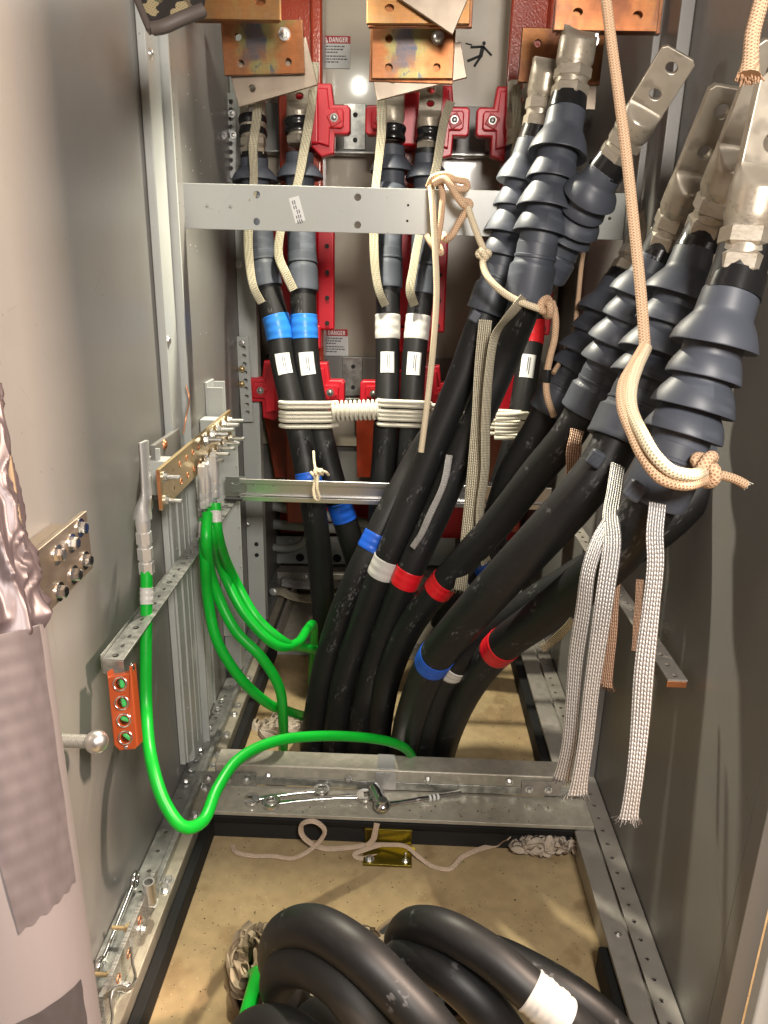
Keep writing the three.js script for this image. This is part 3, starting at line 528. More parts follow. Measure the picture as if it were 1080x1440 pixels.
// lower rear: red phase barriers, conduits, punched sheet and channel
{
  const r = thing('phase_barrier', 'dull red flat barrier low at the rear', 'barrier');
  part(r, 'sheet', box(-.43, .41, .11, .40, -2.455, -2.445, .002), M.redDark);
  const o = thing('bus_support', 'orange red sloping bus bar section behind the lashing', 'bus bar');
  plate3(o, 'slab', V(-0.4104,0.651,-2.06), V(-0.2622,0.655,-2.06), V(-0.3884,0.4199,-2.06), .03, M.busEpoxy, [], .003, [[0, 0], [1, 0], [1.25, 1], [.2, 1]]);
  plate3(o, 'upper_slab', V(-0.1446,0.6533,-2.09), V(-0.0639,0.6555,-2.09), V(-0.1423,0.4192,-2.09), .03, M.busEpoxy, [], .003);
  const cs = [[[358, 708], [430, 722], [560, 742]], [[358, 734], [430, 741], [560, 745]], [[358, 762], [400, 770], [425, 764], [440, 745]]];
  const labs = ['upper grey conduit crossing low at the rear', 'middle grey conduit crossing low at the rear', 'lower grey conduit bending up at the rear'];
  const paths = [[V(-0.5189,0.245,-2.38), V(-0.3304,0.2131,-2.38), V(-0.1606,0.1855,-2.38), V(0.0097,0.1604,-2.38)], [V(-0.5214,0.171,-2.38), V(-0.331,0.1593,-2.38), V(-0.1603,0.1573,-2.38), V(0.0099,0.1553,-2.38)], [V(-0.5194,0.111,-2.36), V(-0.4148,0.0859,-2.36), V(-0.3485,0.1013,-2.36), V(-0.3138,0.1566,-2.36), V(-0.3082,0.2329,-2.36)]];
  paths.forEach((p, i) => { const c = thing('rear_conduit', labs[i], 'conduit', 'rear conduits'); part(c, 'pipe', tubeG(curveOf(p), i === 2 ? .013 : .017, 40, 18), M.conduitGrey); part(c, 'coupling', tubeG(curveOf([p[0], p[0].clone().lerp(p[1], .12)]), i === 2 ? .016 : .02, 4, 18), M.conduitGrey); });
  const s = thing('punched_sheet', 'grey sheet with small studs and round black grommets', 'sheet');
  plate3(s, 'sheet', V(-0.4819,0.106,-2.42), V(0.1835,0.1207,-2.42), V(-0.4849,0.004,-2.42), .004, M.paintLight, [], .0006);
  for (const p of [V(-0.4396,0.0919,-2.419), V(-0.392,0.0935,-2.419), V(-0.4408,0.0411,-2.419), V(-0.3929,0.0428,-2.419)]) bolt(s, p, V(0, 0, 1), .75, M.zinc, roundHead, 'stud');
  for (const p of [V(-0.3576,0.0314,-2.417), V(-0.2269,0.0332,-2.417)]) part(s, 'grommet', new THREE.TorusGeometry(.011, .004, 8, 20).translate(p.x, p.y, p.z), M.black), part(s, 'grommet_fill', new THREE.CylinderGeometry(.011, .011, .002, 20).rotateX(Math.PI / 2).translate(p.x, p.y, p.z - .001), M.black);
  const c = thing('rear_floor_channel', 'tan galvanized channel across the rear floor', 'channel');
  part(c, 'channel', box(-.42, .40, -.03, .022, -2.36, -2.30, .003), M.galvDirty);
  part(c, 'bracket', box(-.345, -.30, -.028, .026, -2.2995, -2.292, .002), M.galv);
  bolt(c, V(-.322, .010, -2.292), V(0, 0, 1), 1.3); bolt(c, V(-.322, -.014, -2.292), V(0, 0, 1), 1.3); bolt(c, V(-.14, .0, -2.30), V(0, 0, 1), 1.5, M.brass);
  const f = thing('rear_floor_plate', 'flat grey steel plate on the rear floor', 'plate');
  part(f, 'plate', box(-.355, .32, -.06, -.052, -2.27, -1.93, .001), M.ledge); part(f, 'front_edge', box(-.36, .33, -.0695, -.03, -1.929, -1.905, .002), M.paintLight);
  part(f, 'side_angle', box(-.36, -.35, -.06, .0, -2.29, -1.93, .001), M.galvDirty);
  const b1 = thing('bonding_braid', 'flat tinned bonding braid near the rear channel', 'braid', 'rear bonding braids');
  braid(b1, 'braid', [V(-0.3957,0.0099,-2.25), V(-0.3374,0.0061,-2.24), V(-0.2666,0.0087,-2.24), V(-0.149,0.0181,-2.24)], .034, M.braid, { hint: V(0, 1, .6), t: .006 });
  const b2 = thing('bonding_braid', 'sagging tinned bonding braid in front of the other', 'braid', 'rear bonding braids');
  braid(b2, 'braid', [V(-0.4062,0.0184,-2.15), V(-0.3771,0.0239,-2.14), V(-0.3395,0.0127,-2.13), V(-0.2764,0.0076,-2.13), V(-0.1413,0.0225,-2.13)], .030, M.braidWarm, { hint: V(0, 1, .6), t: .006 });
  bolt(b2, V(-0.4024,0.0275,-2.13), V(0, .3, 1), 1.5);
  const w = thing('side_baffle', 'pale upright baffle plate on right side behind cables', 'plate');
  part(w, 'plate', box(.30, .338, -.06, .20, -1.93, -1.90, .002), M.paintLight);
}

// ---------- crossbar, rail, straps ----------
{
  const c = thing('crossbar', 'light grey steel crossbar spanning the enclosure in front of cables', 'crossbar');
  const A = V(-.438, 1.144, -1.46), B = V(.41, 1.14, -1.46), Cc = V(-.438, 1.066, -1.46), w = A.distanceTo(B), fx = (x) => (x + .438) / w;
  const H = [[V(-0.286,1.1274,-1.46), .0075], [V(-0.2874,1.0812,-1.46), .0075], [V(-0.2994,1.1175,-1.46), .003], [V(-0.3004,1.0908,-1.46), .002], [V(-0.1006,1.1273,-1.46), .0075], [V(-0.1001,1.08,-1.46), .0075], [V(-0.0081,1.1158,-1.46), .0032], [V(-0.0086,1.0891,-1.46), .0032], [V(0.0859,1.08,-1.46), .0065], [V(0.3599,1.1023,-1.46), .004]];
  plate3(c, 'face', A, B, Cc, .003, M.paintLight, H.map(([p, r]) => [fx(p.x), (1.144 - p.y) / .078, r]), .001);
  part(c, 'top_flange', box(-.438, .41, 1.138, 1.1415, -1.495, -1.4635, .001), M.paintLight); part(c, 'bottom_flange', box(-.438, .41, 1.068, 1.0715, -1.495, -1.4635, .001), M.paintLight);
  for (const p of [V(-0.4239,1.1042,-1.4595), V(-0.3789,1.1051,-1.4595), V(-0.3353,1.1047,-1.4595)]) bolt(c, p, V(0, 0, 1), .42, M.galv, roundHead, 'weld_spot');
  const lb = plate3(c, 'paper_label', V(-0.2271,1.1212,-1.4592), V(-0.2087,1.1264,-1.4592), V(-0.216,1.0789,-1.4592), .0008, M.label, [], .0001);
  const L = []; for (let i = 0; i < 3; i++) for (let k = 0; k < 5; k++) if (hash(i, k, 4) > .25) L.push(new THREE.BoxGeometry(.0018, .005 + .003 * hash(k, i, 9), .0002).translate(.005 + i * .0038, -.009 - k * .0085, .0003));
  part(lb, 'print', merge(L), M.print);
  // din rail: hat profile swept across
  const d = thing('din_rail', 'shiny hat profile steel rail across the rear, behind black cables', 'rail');
  const X0 = -.372, X1 = .33;
  part(d, 'web', box(X0, X1, .508, .534, -1.608, -1.606, .0004), M.zinc);
  for (const k of [1, -1]) { part(d, 'flange', box(X0, X1, .521 + k * .0135 - .001, .521 + k * .0135 + .001, -1.607, -1.598, .0006), M.zinc); part(d, 'lip', box(X0, X1, .521 + k * .0205 - .006, .521 + k * .0205 + .005, -1.5985, -1.5955, .0012), M.zinc); }
  plate3(d, 'end_tab', V(-0.4029,0.5502,-1.598), V(-0.3577,0.5499,-1.598), V(-0.4029,0.5133,-1.598), .003, M.galv, [[.55, .42, .012, .004]], .0008);
  part(d, 'end_foot', box(-.405, -.365, .497, .502, -1.61, -1.585, .001), M.black);
  bolt(d, V(-0.339,0.5298,-1.606), V(0, 0, 1), .5, M.zinc, roundHead, 'screw'); bolt(d, V(-0.2952,0.5295,-1.606), V(0, 0, 1), .5, M.zinc, roundHead, 'screw');
  // perforated straps
  const s = thing('perforated_strap', 'perforated steel strap along left wall carrying the orange level', 'strap');
  const n = 26; plate3(s, 'strip', V(-.412, .492, -1.61), V(-.382, .492, -1.61), V(-.412, .478, -.90), .003, M.galv, Array.from({ length: n }, (_, i) => [.5, (i + .6) / n, i % 3 === 1 ? .0055 : .003, i % 3 === 1 ? .0055 : .006]), .0005);
  part(s, 'bent_end', box(-.412, -.382, .455, .476, -.902, -.899, .001), M.galv); part(s, 'side_lip', box(-.414, -.4125, .46, .484, -1.60, -.90, .0005), M.galv);
  const q = thing('perforated_strap', 'short perforated strap end on the right wall', 'strap');
  plate3(q, 'strip', V(.382, .452, -1.62), V(.410, .452, -1.62), V(.382, .458, -.935), .003, M.galvDirty, Array.from({ length: 22 }, (_, i) => [.5, (i + .6) / 22, .004, .006]), .0005);
  part(q, 'bent_end', box(.382, .410, .445, .455, -.938, -.9355, .001), M.copperRim);
}
{ // orange spirit level hanging from the strap end
  const l = thing('spirit_level', 'small orange spirit level with green vials hanging from strap', 'spirit level');
  const A = V(-0.3938,0.4802,-0.8718), B = V(-0.3613,0.4837,-0.8738), C = V(-0.376,0.3745,-0.8378), w = A.distanceTo(B), h = A.distanceTo(C);
  const f = plate3(l, 'body', A, B, C, .022, M.level, [[.5, .2, .0088], [.5, .43, .0088], [.52, .64, .0085], [.52, .85, .0085]], .002, [[0, .04], [.06, .1], [.9, .08], [.92, 0], [1, 0], [1, .96], [.85, 1], [.2, 1], [0, .93]]);
  [.2, .43, .64, .85].forEach((y, i) => { const x = (i < 2 ? .5 : .52) * w; const r = part(f, 'rim', new THREE.TorusGeometry(.0090, .0011, 8, 24).translate(x, -y * h, .0004), M.chrome); part(f, 'vial', new THREE.CapsuleGeometry(.0044, .008, 6, 12).rotateZ([0, .1, 1.2, .8][i]).translate(x, -y * h, -.009), M.vial); part(f, 'well', new THREE.BoxGeometry(.019, .019, .001).translate(x, -y * h, -.0165), M.tinned); });
  bolt(f, V(w * .93, -.004, -.01), V(1, 0, 0), .9, M.chrome, roundHead, 'screw'); bolt(f, V(w * .5, -h * .965, 0), V(0, 0, 1), .35, M.chrome, roundHead, 'screw');
}

// ---------- power cables ----------
const CAT = 'power cable';
// rear cables: a jacket, boot, lug, colour tape and a white label each
function rearCable(label, group, pts, r, { bootTop, bootEnd, lugDir, tape, tapeMat, tapeLen, note, lugBase, second, secondMat, braidPts, braidPts2, tapeBlack }) {
  const c = thing('power_cable', label, CAT, group), cv = curveOf(pts);
  part(c, 'jacket', tubeG(cv, r, 90, 24), M.jacket);
  if (bootTop) { boot(c, cv, bootTop, bootEnd, r, M.boot, [[.07, .17, 1.75], [.26, .34, 1.5]], 1.16); lug(c, lugBase, lugDir, V(0, .1, 1), r, .07, M.lug, .8); if (tapeBlack) part(c, 'black_tape', sweep(new THREE.LineCurve3(tapeBlack[0], tapeBlack[1]), 8, (f) => circle(r * (1.0 + .05 * Math.sin(f * 9)), 24)), M.mastic); }
  if (tape) band(c, 'tape_band', cv, tape, tapeLen ?? .055, r, tapeMat);
  if (second) band(c, 'tape_band', cv, second, .05, r, secondMat);
  if (note) sticker(c, 'label_sticker', cv, note, .052, r, 1.15, M.label, V(0, 1, 0));
  if (braidPts) braid(c, 'ground_braid', braidPts, .0195, M.braidWarm, { hint: V(0, .1, 1) });
  if (braidPts2) braid(c, 'ground_braid', braidPts2, .0215, M.braidWarm, { hint: V(0, .1, 1) });
  return c;
}
const G1 = 'rear cables with coloured tape';
rearCable('rear black cable with blue tape, leftmost at left wall side', G1,
  [V(-0.3639,1.2469,-1.839), V(-0.3627,1.18,-1.8382), V(-0.3552,1.0875,-1.8187), V(-0.3352,0.9705,-1.7915), V(-0.3056,0.8682,-1.7694), V(-0.2913,0.785,-1.7531), V(-0.2704,0.7091,-1.7288), V(-0.2453,0.612,-1.7083), V(-0.221,0.4977,-1.6821), V(-0.205,0.3715,-1.6834), V(-0.1946,0.1893,-1.7083), V(-0.185,0.0118,-1.7347), V(-0.1796,-0.1198,-1.7549)], .0305,
  { bootTop: V(-0.3636,1.2361,-1.8355), bootEnd: V(-0.3298,0.9549,-1.7865), lugBase: V(-0.3636,1.2361,-1.8355), lugDir: V(-.02, 1, -.12), tapeBlack: [V(-0.3664,1.3207,-1.8473), V(-0.3645,1.2805,-1.8394)], tape: V(-0.3056,0.8682,-1.7694), tapeMat: M.tapeBlueLight, second: V(-0.2216,0.517,-1.6884), secondMat: M.tapeBlue, note: V(-0.2928,0.7802,-1.7515), braidPts: [V(-0.3451,1.3618,-1.8034), V(-0.346,1.3113,-1.7921), V(-0.353,1.2528,-1.7781), V(-0.3535,1.1886,-1.7781), V(-0.3623,1.1145,-1.7694), V(-0.3664,1.0617,-1.7573), V(-0.3626,1.0087,-1.7453), V(-0.3523,0.9555,-1.7335), V(-0.3366,0.9231,-1.7391)] });
rearCable('rear black cable with blue tape, second from left', G1,
  [V(-0.2606,1.2491,-1.8425), V(-0.2598,1.1822,-1.8417), V(-0.255,1.0896,-1.8221), V(-0.2493,0.9723,-1.7944), V(-0.2441,0.8695,-1.7715), V(-0.2361,0.7862,-1.755), V(-0.2215,0.7085,-1.7405), V(-0.1987,0.6086,-1.7295), V(-0.1683,0.4985,-1.7154), V(-0.1404,0.4076,-1.718), V(-0.1059,0.2848,-1.7208), V(-0.0763,0.1312,-1.7135), V(-0.0549,-0.0338,-1.7127)], .0305,
  { bootTop: V(-0.2611,1.2645,-1.8475), bootEnd: V(-0.2485,0.9488,-1.7867), lugBase: V(-0.2611,1.2645,-1.8475), lugDir: V(0, 1, -.12), tapeBlack: [V(-0.2638,1.3183,-1.8493), V(-0.262,1.2888,-1.8449)], tape: V(-0.2441,0.8695,-1.7715), tapeMat: M.tapeBlueLight, second: V(-0.1492,0.4388,-1.7174), secondMat: M.tapeBlue, note: V(-0.2378,0.7862,-1.7549), braidPts: [V(-0.2205,1.4237,-1.8165), V(-0.2248,1.3486,-1.7971), V(-0.2316,1.298,-1.7856), V(-0.2427,1.2412,-1.7825), V(-0.2569,1.1757,-1.7765), V(-0.2828,1.1162,-1.7721), V(-0.2949,1.0708,-1.7622), V(-0.2975,1.0253,-1.7525), V(-0.2811,0.9876,-1.7459), V(-0.2638,0.9526,-1.7455)] });
rearCable('rear black cable with white tape, left of the white pair', G1,
  [V(-0.0513,1.269,-1.8547), V(-0.0507,1.1867,-1.8488), V(-0.0524,1.0784,-1.8239), V(-0.0508,0.9688,-1.7986), V(-0.0496,0.8737,-1.7781), V(-0.0472,0.7903,-1.7614), V(-0.0464,0.7139,-1.7365), V(-0.0488,0.6141,-1.7248), V(-0.053,0.5119,-1.7123), V(-0.0579,0.401,-1.718), V(-0.0608,0.2438,-1.7297), V(-0.0584,0.0731,-1.7476)], .0285,
  { bootTop: V(-0.0515,1.2767,-1.8572), bootEnd: V(-0.0505,0.9609,-1.7961), lugBase: V(-0.0515,1.2767,-1.8572), lugDir: V(.0, 1, -.12), tapeBlack: [V(-0.049,1.3077,-1.8516), V(-0.0497,1.2781,-1.8472)], tape: V(-0.0496,0.8737,-1.7781), tapeMat: M.tapeWhite, note: V(-0.0472,0.7903,-1.7614), braidPts: [V(-0.0755,1.3529,-1.8078), V(-0.0722,1.295,-1.7942), V(-0.0757,1.2448,-1.7882), V(-0.0831,1.1644,-1.7775), V(-0.0841,1.0751,-1.7641), V(-0.0789,0.9996,-1.75), V(-0.0681,0.9508,-1.7449), V(-0.0549,0.9228,-1.7519)] });
rearCable('rear black cable with white tape, right of the white pair', G1,
  [V(0.0297,1.2631,-1.8549), V(0.0309,1.1885,-1.8516), V(0.0314,1.0802,-1.8267), V(0.0286,0.9705,-1.8013), V(0.0202,0.8752,-1.7805), V(0.0147,0.7916,-1.7635), V(0.0122,0.7136,-1.7485), V(0.0087,0.6131,-1.7366), V(-0.0012,0.4911,-1.728), V(-0.0109,0.3955,-1.7386), V(-0.0194,0.2366,-1.7495), V(-0.0211,0.0644,-1.7668)], .0285,
  { bootTop: V(0.0299,1.2554,-1.8524), bootEnd: V(0.0277,0.9469,-1.7936), lugBase: V(0.0299,1.2554,-1.8524), lugDir: V(.03, 1, -.12), tapeBlack: [V(0.0328,1.3034,-1.8524), V(0.0322,1.2768,-1.849)], tape: V(0.0202,0.8752,-1.7805), tapeMat: M.tapeWhite, note: V(0.0147,0.7916,-1.7635), second: V(-0.0177,0.3752,-1.7528), secondMat: M.tapeWhite, braidPts: [V(0.0758,1.3496,-1.8003), V(0.0645,1.3172,-1.7894), V(0.0571,1.2748,-1.7858), V(0.0504,1.2184,-1.7883), V(0.0315,1.1377,-1.7824), V(0.0164,1.0699,-1.7704), V(0.0059,1.0014,-1.7529), V(0.001,0.9555,-1.7431), V(0.0117,0.9245,-1.749)] });
rearCable('rear black cable with red tape, rightmost behind the front bundle', G1,
  [V(0.2328,1.2751,-1.8644), V(0.2492,1.1621,-1.8489), V(0.2721,1.0072,-1.8199), V(0.2895,0.8803,-1.7999), V(0.2823,0.7926,-1.7711), V(0.2648,0.655,-1.7361), V(0.2343,0.5181,-1.7221), V(0.1991,0.4066,-1.7268), V(0.1548,0.2828,-1.7483), V(0.1091,0.1123,-1.765)], .0285,
  { bootTop: V(0.233,1.2675,-1.8619), bootEnd: V(0.2786,0.9599,-1.8151), lugBase: V(0.233,1.2675,-1.8619), lugDir: V(-.02, 1, -.12), tape: V(0.2882,0.8691,-1.7963), tapeMat: M.tapeRed, note: V(0.2808,0.7878,-1.7695), braidPts: [V(0.2174,1.3887,-1.8274), V(0.2212,1.3303,-1.8105), V(0.2269,1.2876,-1.8051), V(0.2192,1.2295,-1.7965), V(0.219,1.1829,-1.7917)] });

// front bundle rising from the floor opening to the right
const fullSk = [[.12, .245, 1.60], [.285, .385, 1.38], [.415, .535, 1.58], [.555, .66, 1.50]];
function frontCable(label, group, pts, r, o) {
  const c = thing('power_cable', label, CAT, group), cv = curveOf(pts);
  part(c, 'jacket', tubeG(cv, r, 110, 26), o.mat ?? M.jacket);
  if (o.bootTop) { boot(c, cv, o.bootTop, o.bootEnd, r * (o.bk ?? 1), M.boot, o.skirts ?? fullSk, o.sleeve ?? 1.28);
    const t = nearT(cv, o.bootTop), T = cv.getTangentAt(t).multiplyScalar(-1);
    part(c, 'mastic_wrap', sweep(new THREE.LineCurve3(o.bootTop.clone().addScaledVector(T, -.006), o.bootTop.clone().addScaledVector(T, .018)), 6, (f) => circle(r * (1.04 - .08 * f) * (o.bk ?? 1), 24)), M.mastic);
    lug(c, o.bootTop.clone().addScaledVector(T, .014), o.lugDir ?? T, o.face ?? V(.2, .2, 1), r * (o.bk ?? 1) * 1.02, o.tongue ?? .085, o.lugMat ?? M.lug, o.lugScale ?? 1); }
  for (const [p, m, l] of o.tapes ?? []) band(c, 'tape_band', cv, p, l ?? .045, r, m);
  for (const [p, w, m, q] of o.braids ?? []) braid(c, 'ground_braid', p, w, m, q);
  if (o.clip) { const [p, d] = o.clip; part(c, 'sleeve_tab', new RoundedBoxGeometry(.02, .022, .012, 2, .004).rotateZ(-.5).translate(p.x, p.y, p.z), M.boot); }
  return c;
}
const G2 = 'cables leaning right from the floor opening';
frontCable('front bundle black cable with blue tape, left edge of bundle', G2,
  [V(0.309,1.1652,-1.2885), V(0.2938,1.1356,-1.3047), V(0.2677,1.0643,-1.3544), V(0.2357,0.9942,-1.3779), V(0.1885,0.9027,-1.4467), V(0.1123,0.7704,-1.5066), V(0.0311,0.631,-1.522), V(-0.0224,0.533,-1.478), V(-0.0602,0.4571,-1.4521), V(-0.0956,0.3786,-1.4361), V(-0.1349,0.2668,-1.4405), V(-0.1711,0.1172,-1.4538), V(-0.193,-0.0408,-1.4647), V(-0.2014,-0.144,-1.4833)], .0275,
  { bootTop: V(0.306,1.1594,-1.2918), bootEnd: V(0.2383,1.0002,-1.3747), bk: 1.05, tongue: .10, lugScale: .78, lugDir: V(0.3653,1.2878,-1.2196).sub(V(0.309,1.1652,-1.2885)), face: V(.05, .1, 1), tapes: [[V(-0.0602,0.4571,-1.4521), M.tapeBlue, .038]] });
frontCable('front bundle black cable with white tape, middle of bundle', G2,
  [V(0.2126,1.2272,-1.4587), V(0.1963,1.1633,-1.4585), V(0.1765,1.0666,-1.4473), V(0.1583,0.9794,-1.4394), V(0.1337,0.9023,-1.4346), V(0.103,0.8021,-1.4325), V(0.0627,0.6909,-1.4267), V(0.0179,0.5685,-1.417), V(-0.019,0.4658,-1.4035), V(-0.0423,0.4026,-1.4032), V(-0.0778,0.2934,-1.4087), V(-0.1161,0.1544,-1.4253), V(-0.1374,-0.0002,-1.4374), V(-0.142,-0.117,-1.4517)], .0285,
  { bootTop: V(0.2126,1.2272,-1.4587), bootEnd: V(0.1471,0.9282,-1.4382), tongue: 0, lugDir: V(.09, 1, .02), tapes: [[V(-0.0326,0.4228,-1.4048), M.tapeWhite, .042]], clip: [V(0.1211,0.9228,-1.4094)],
    braids: [[[V(0.1378,0.9189,-1.377), V(0.1321,0.833,-1.354), V(0.1294,0.7343,-1.3269), V(0.1249,0.6211,-1.3003), V(0.1173,0.5186,-1.2771), V(0.1114,0.4397,-1.2617)], .023, M.braidWarm, { hint: V(-.1, .1, 1), flare: .35, frayed: true, twist: .15 }]] });
frontCable('front bundle black cable with red tape, right of white taped one', G2,
  [V(0.2522,1.2741,-1.3804), V(0.2413,1.2078,-1.3637), V(0.2249,1.1187,-1.3447), V(0.2122,1.0398,-1.3343), V(0.2016,0.9585,-1.339), V(0.1843,0.8682,-1.3932), V(0.1523,0.7739,-1.4036), V(0.1082,0.6635,-1.3979), V(0.0637,0.5419,-1.3885), V(0.0116,0.4128,-1.3765), V(-0.0248,0.2966,-1.3901), V(-0.0604,0.1514,-1.4048), V(-0.0815,0.0129,-1.4221), V(-0.0866,-0.1093,-1.4451)], .0285,
  { bootTop: V(0.2492,1.2606,-1.376), bootEnd: V(0.2038,0.9644,-1.341), bk: 1.08, tongue: 0, lugDir: V(.10, 1, -.10), lugScale: .95, tapes: [[V(0.0116,0.4128,-1.3765), M.tapeRed, .036]],
    braids: [[[V(0.1928,0.962,-1.2978), V(0.1691,0.9297,-1.3077), V(0.1518,0.8981,-1.3284), V(0.1428,0.8258,-1.3151), V(0.1416,0.7405,-1.2977), V(0.1438,0.6662,-1.284), V(0.1383,0.5905,-1.2696), V(0.1424,0.5324,-1.2612), V(0.155,0.4958,-1.2601)], .020, M.braidWarm, { hint: V(.75, .1, 1), flare: .3, frayed: true }]] });
const G3 = 'cables with large boots at right';
frontCable('black cable with red tape hidden deep behind the right cables', G3,
  [V(0.3755,1.069,-1.1483), V(0.3601,1.0283,-1.1557), V(0.337,0.9679,-1.1563), V(0.3128,0.894,-1.1631), V(0.2899,0.8215,-1.1703), V(0.2628,0.7563,-1.1798), V(0.2222,0.6826,-1.2073), V(0.1683,0.5794,-1.2457), V(0.1188,0.4963,-1.2804), V(0.0797,0.4289,-1.3099), V(0.0257,0.3318,-1.3398), V(-0.0147,0.2123,-1.3628), V(-0.0354,0.0673,-1.399), V(-0.0415,-0.0955,-1.4298)], .0275,
  { bootTop: V(0.3602,1.0264,-1.155), bootEnd: V(0.2786,0.7942,-1.1769), tongue: .105, lugDir: V(0.3846,1.1981,-1.0645).sub(V(0.3602,1.0264,-1.155)), face: V(.02, .1, 1), tapes: [[V(0.0797,0.4289,-1.3099), M.tapeRed, .036]], sleeve: 1.3,
    braids: [[[V(0.267,0.77,-1.1423), V(0.261,0.7511,-1.1255), V(0.2595,0.7302,-1.1186), V(0.2627,0.6995,-1.1192)], .022, M.braidCopper, {}]] });
frontCable('black cable with blue tape and grey boot, lowest right bundle left', G3,
  [V(0.3811,1.0668,-1.0109), V(0.3673,1.0344,-1.0105), V(0.3501,0.9822,-1.0035), V(0.3323,0.9333,-0.9975), V(0.3099,0.87,-0.9867), V(0.2876,0.8098,-0.977), V(0.266,0.7633,-0.9665), V(0.2332,0.7114,-0.9644), V(0.1894,0.6407,-0.9822), V(0.1442,0.5594,-1.0175), V(0.0986,0.459,-1.0782), V(0.0623,0.3621,-1.1402), V(0.0306,0.1798,-1.2587), V(0.0153,-0.0057,-1.3765), V(0.0092,-0.1866,-1.4856)], .0305,
  { bootTop: V(0.3673,1.0344,-1.0105), bootEnd: V(0.277,0.7899,-0.9702), bk: 1.0, sleeve: 1.30, tongue: .105, lugDir: V(0.3841,1.1741,-0.9514).sub(V(0.3673,1.0344,-1.0105)), face: V(.0, .1, 1), tapes: [[V(0.0623,0.3621,-1.1402), M.tapeBlue, .036]], clip: [V(0.2454,0.7758,-0.9332)],
    braids: [[[V(0.2711,0.7702,-0.9215), V(0.2562,0.7511,-0.8728), V(0.2402,0.7361,-0.8201), V(0.2343,0.7175,-0.7822), V(0.2274,0.6681,-0.7606), V(0.2239,0.6108,-0.7523), V(0.2216,0.5496,-0.748), V(0.2208,0.4864,-0.7432), V(0.2166,0.4149,-0.7354)], .0190, M.braid, { hint: V(-.1, .1, 1), flare: .5, frayed: true, twist: .25 }], [[V(0.2374,0.7299,-0.8127), V(0.2218,0.7153,-0.7917), V(0.2103,0.6864,-0.7767), V(0.2079,0.6365,-0.7708), V(0.2057,0.5829,-0.769), V(0.2062,0.5199,-0.7642), V(0.207,0.463,-0.7614), V(0.2031,0.4159,-0.7617)], .0170, M.braid, { hint: V(-.35, .1, 1), flare: .45, frayed: true, twist: .25 }]] });
frontCable('black cable with red tape and nearest pale boot at right edge', G3,
  [V(0.3575,1.044,-0.845), V(0.3489,1.0081,-0.8383), V(0.3338,0.9572,-0.8265), V(0.3221,0.9052,-0.8197), V(0.3077,0.848,-0.8111), V(0.294,0.8008,-0.8058), V(0.2785,0.7493,-0.8096), V(0.2566,0.6807,-0.8392), V(0.2346,0.5985,-0.917), V(0.2091,0.5145,-1.0046), V(0.1667,0.4122,-1.0963), V(0.1343,0.2802,-1.1996), V(0.1126,0.1082,-1.3217), V(0.0988,-0.1326,-1.4741)], .0285,
  { bootTop: V(0.3436,0.9879,-0.8315), bootEnd: V(0.2812,0.7615,-0.7979), bk: 1.02, sleeve: 1.24, skirts: [[.12, .25, 1.58], [.29, .40, 1.38], [.42, .55, 1.56], [.56, .67, 1.50]], tongue: .085, lugDir: V(0.3593,1.1257,-0.8454).sub(V(0.3436,0.9879,-0.8315)), face: V(.05, 0, 1), tapes: [[V(0.1667,0.4122,-1.0963), M.tapeRed, .038]], clip: [V(0.25,0.7792,-0.7765)],
    braids: [[[V(0.2716,0.7695,-0.7634), V(0.2679,0.7408,-0.7487), V(0.2696,0.7121,-0.7393), V(0.2676,0.6597,-0.7274), V(0.2643,0.5992,-0.7128), V(0.2633,0.5381,-0.6981), V(0.2596,0.4869,-0.6812), V(0.2557,0.4379,-0.6703)], .0195, M.braid, { hint: V(0, .1, 1), flare: .25, frayed: true, twist: .2 }]] });
frontCable('black cable with white tape squeezed between the lower right cables', G3,
  [V(0.4852,0.9933,-1.0423), V(0.4775,0.957,-1.0355), V(0.466,0.8828,-1.0267), V(0.4457,0.7959,-1.0188), V(0.4167,0.7245,-1.0157), V(0.3706,0.6599,-1.0144), V(0.3071,0.5876,-1.0522), V(0.2366,0.5077,-1.0978), V(0.1675,0.4228,-1.1419), V(0.0991,0.3219,-1.1912), V(0.0729,0.1828,-1.2819), V(0.0584,0.01,-1.3829), V(0.0531,-0.1693,-1.4924)], .0285,
  { bootTop: V(0.4792,0.9752,-1.0363), bootEnd: V(0.4269,0.7463,-1.0126), bk: 1.0, tongue: .06, lugDir: V(.2, 1, .05), tapes: [[V(0.0991,0.3219,-1.1912), M.tapeWhite, .030]] });
frontCable('black cable with dark boot in shadow behind the right boots', G3,
  [V(0.3661,0.9911,-1.3752), V(0.3392,0.9365,-1.3671), V(0.3085,0.8617,-1.3629), V(0.2762,0.7971,-1.3619), V(0.2448,0.7224,-1.3682), V(0.2067,0.6355,-1.3809), V(0.1774,0.4977,-1.3771), V(0.1776,0.4404,-1.3689), V(0.1138,0.3226,-1.3813), V(0.0537,0.1789,-1.3958), V(0.0226,-0.0552,-1.4447)], .0275,
  { bootTop: V(0.3662,0.9875,-1.374), bootEnd: V(0.2598,0.7604,-1.36), tongue: .06, tapes: [[V(0.1776,0.4404,-1.3689), M.tapeBlue, .04], [V(0.1499,0.3886,-1.3723), M.tapeWhite, .02]] });

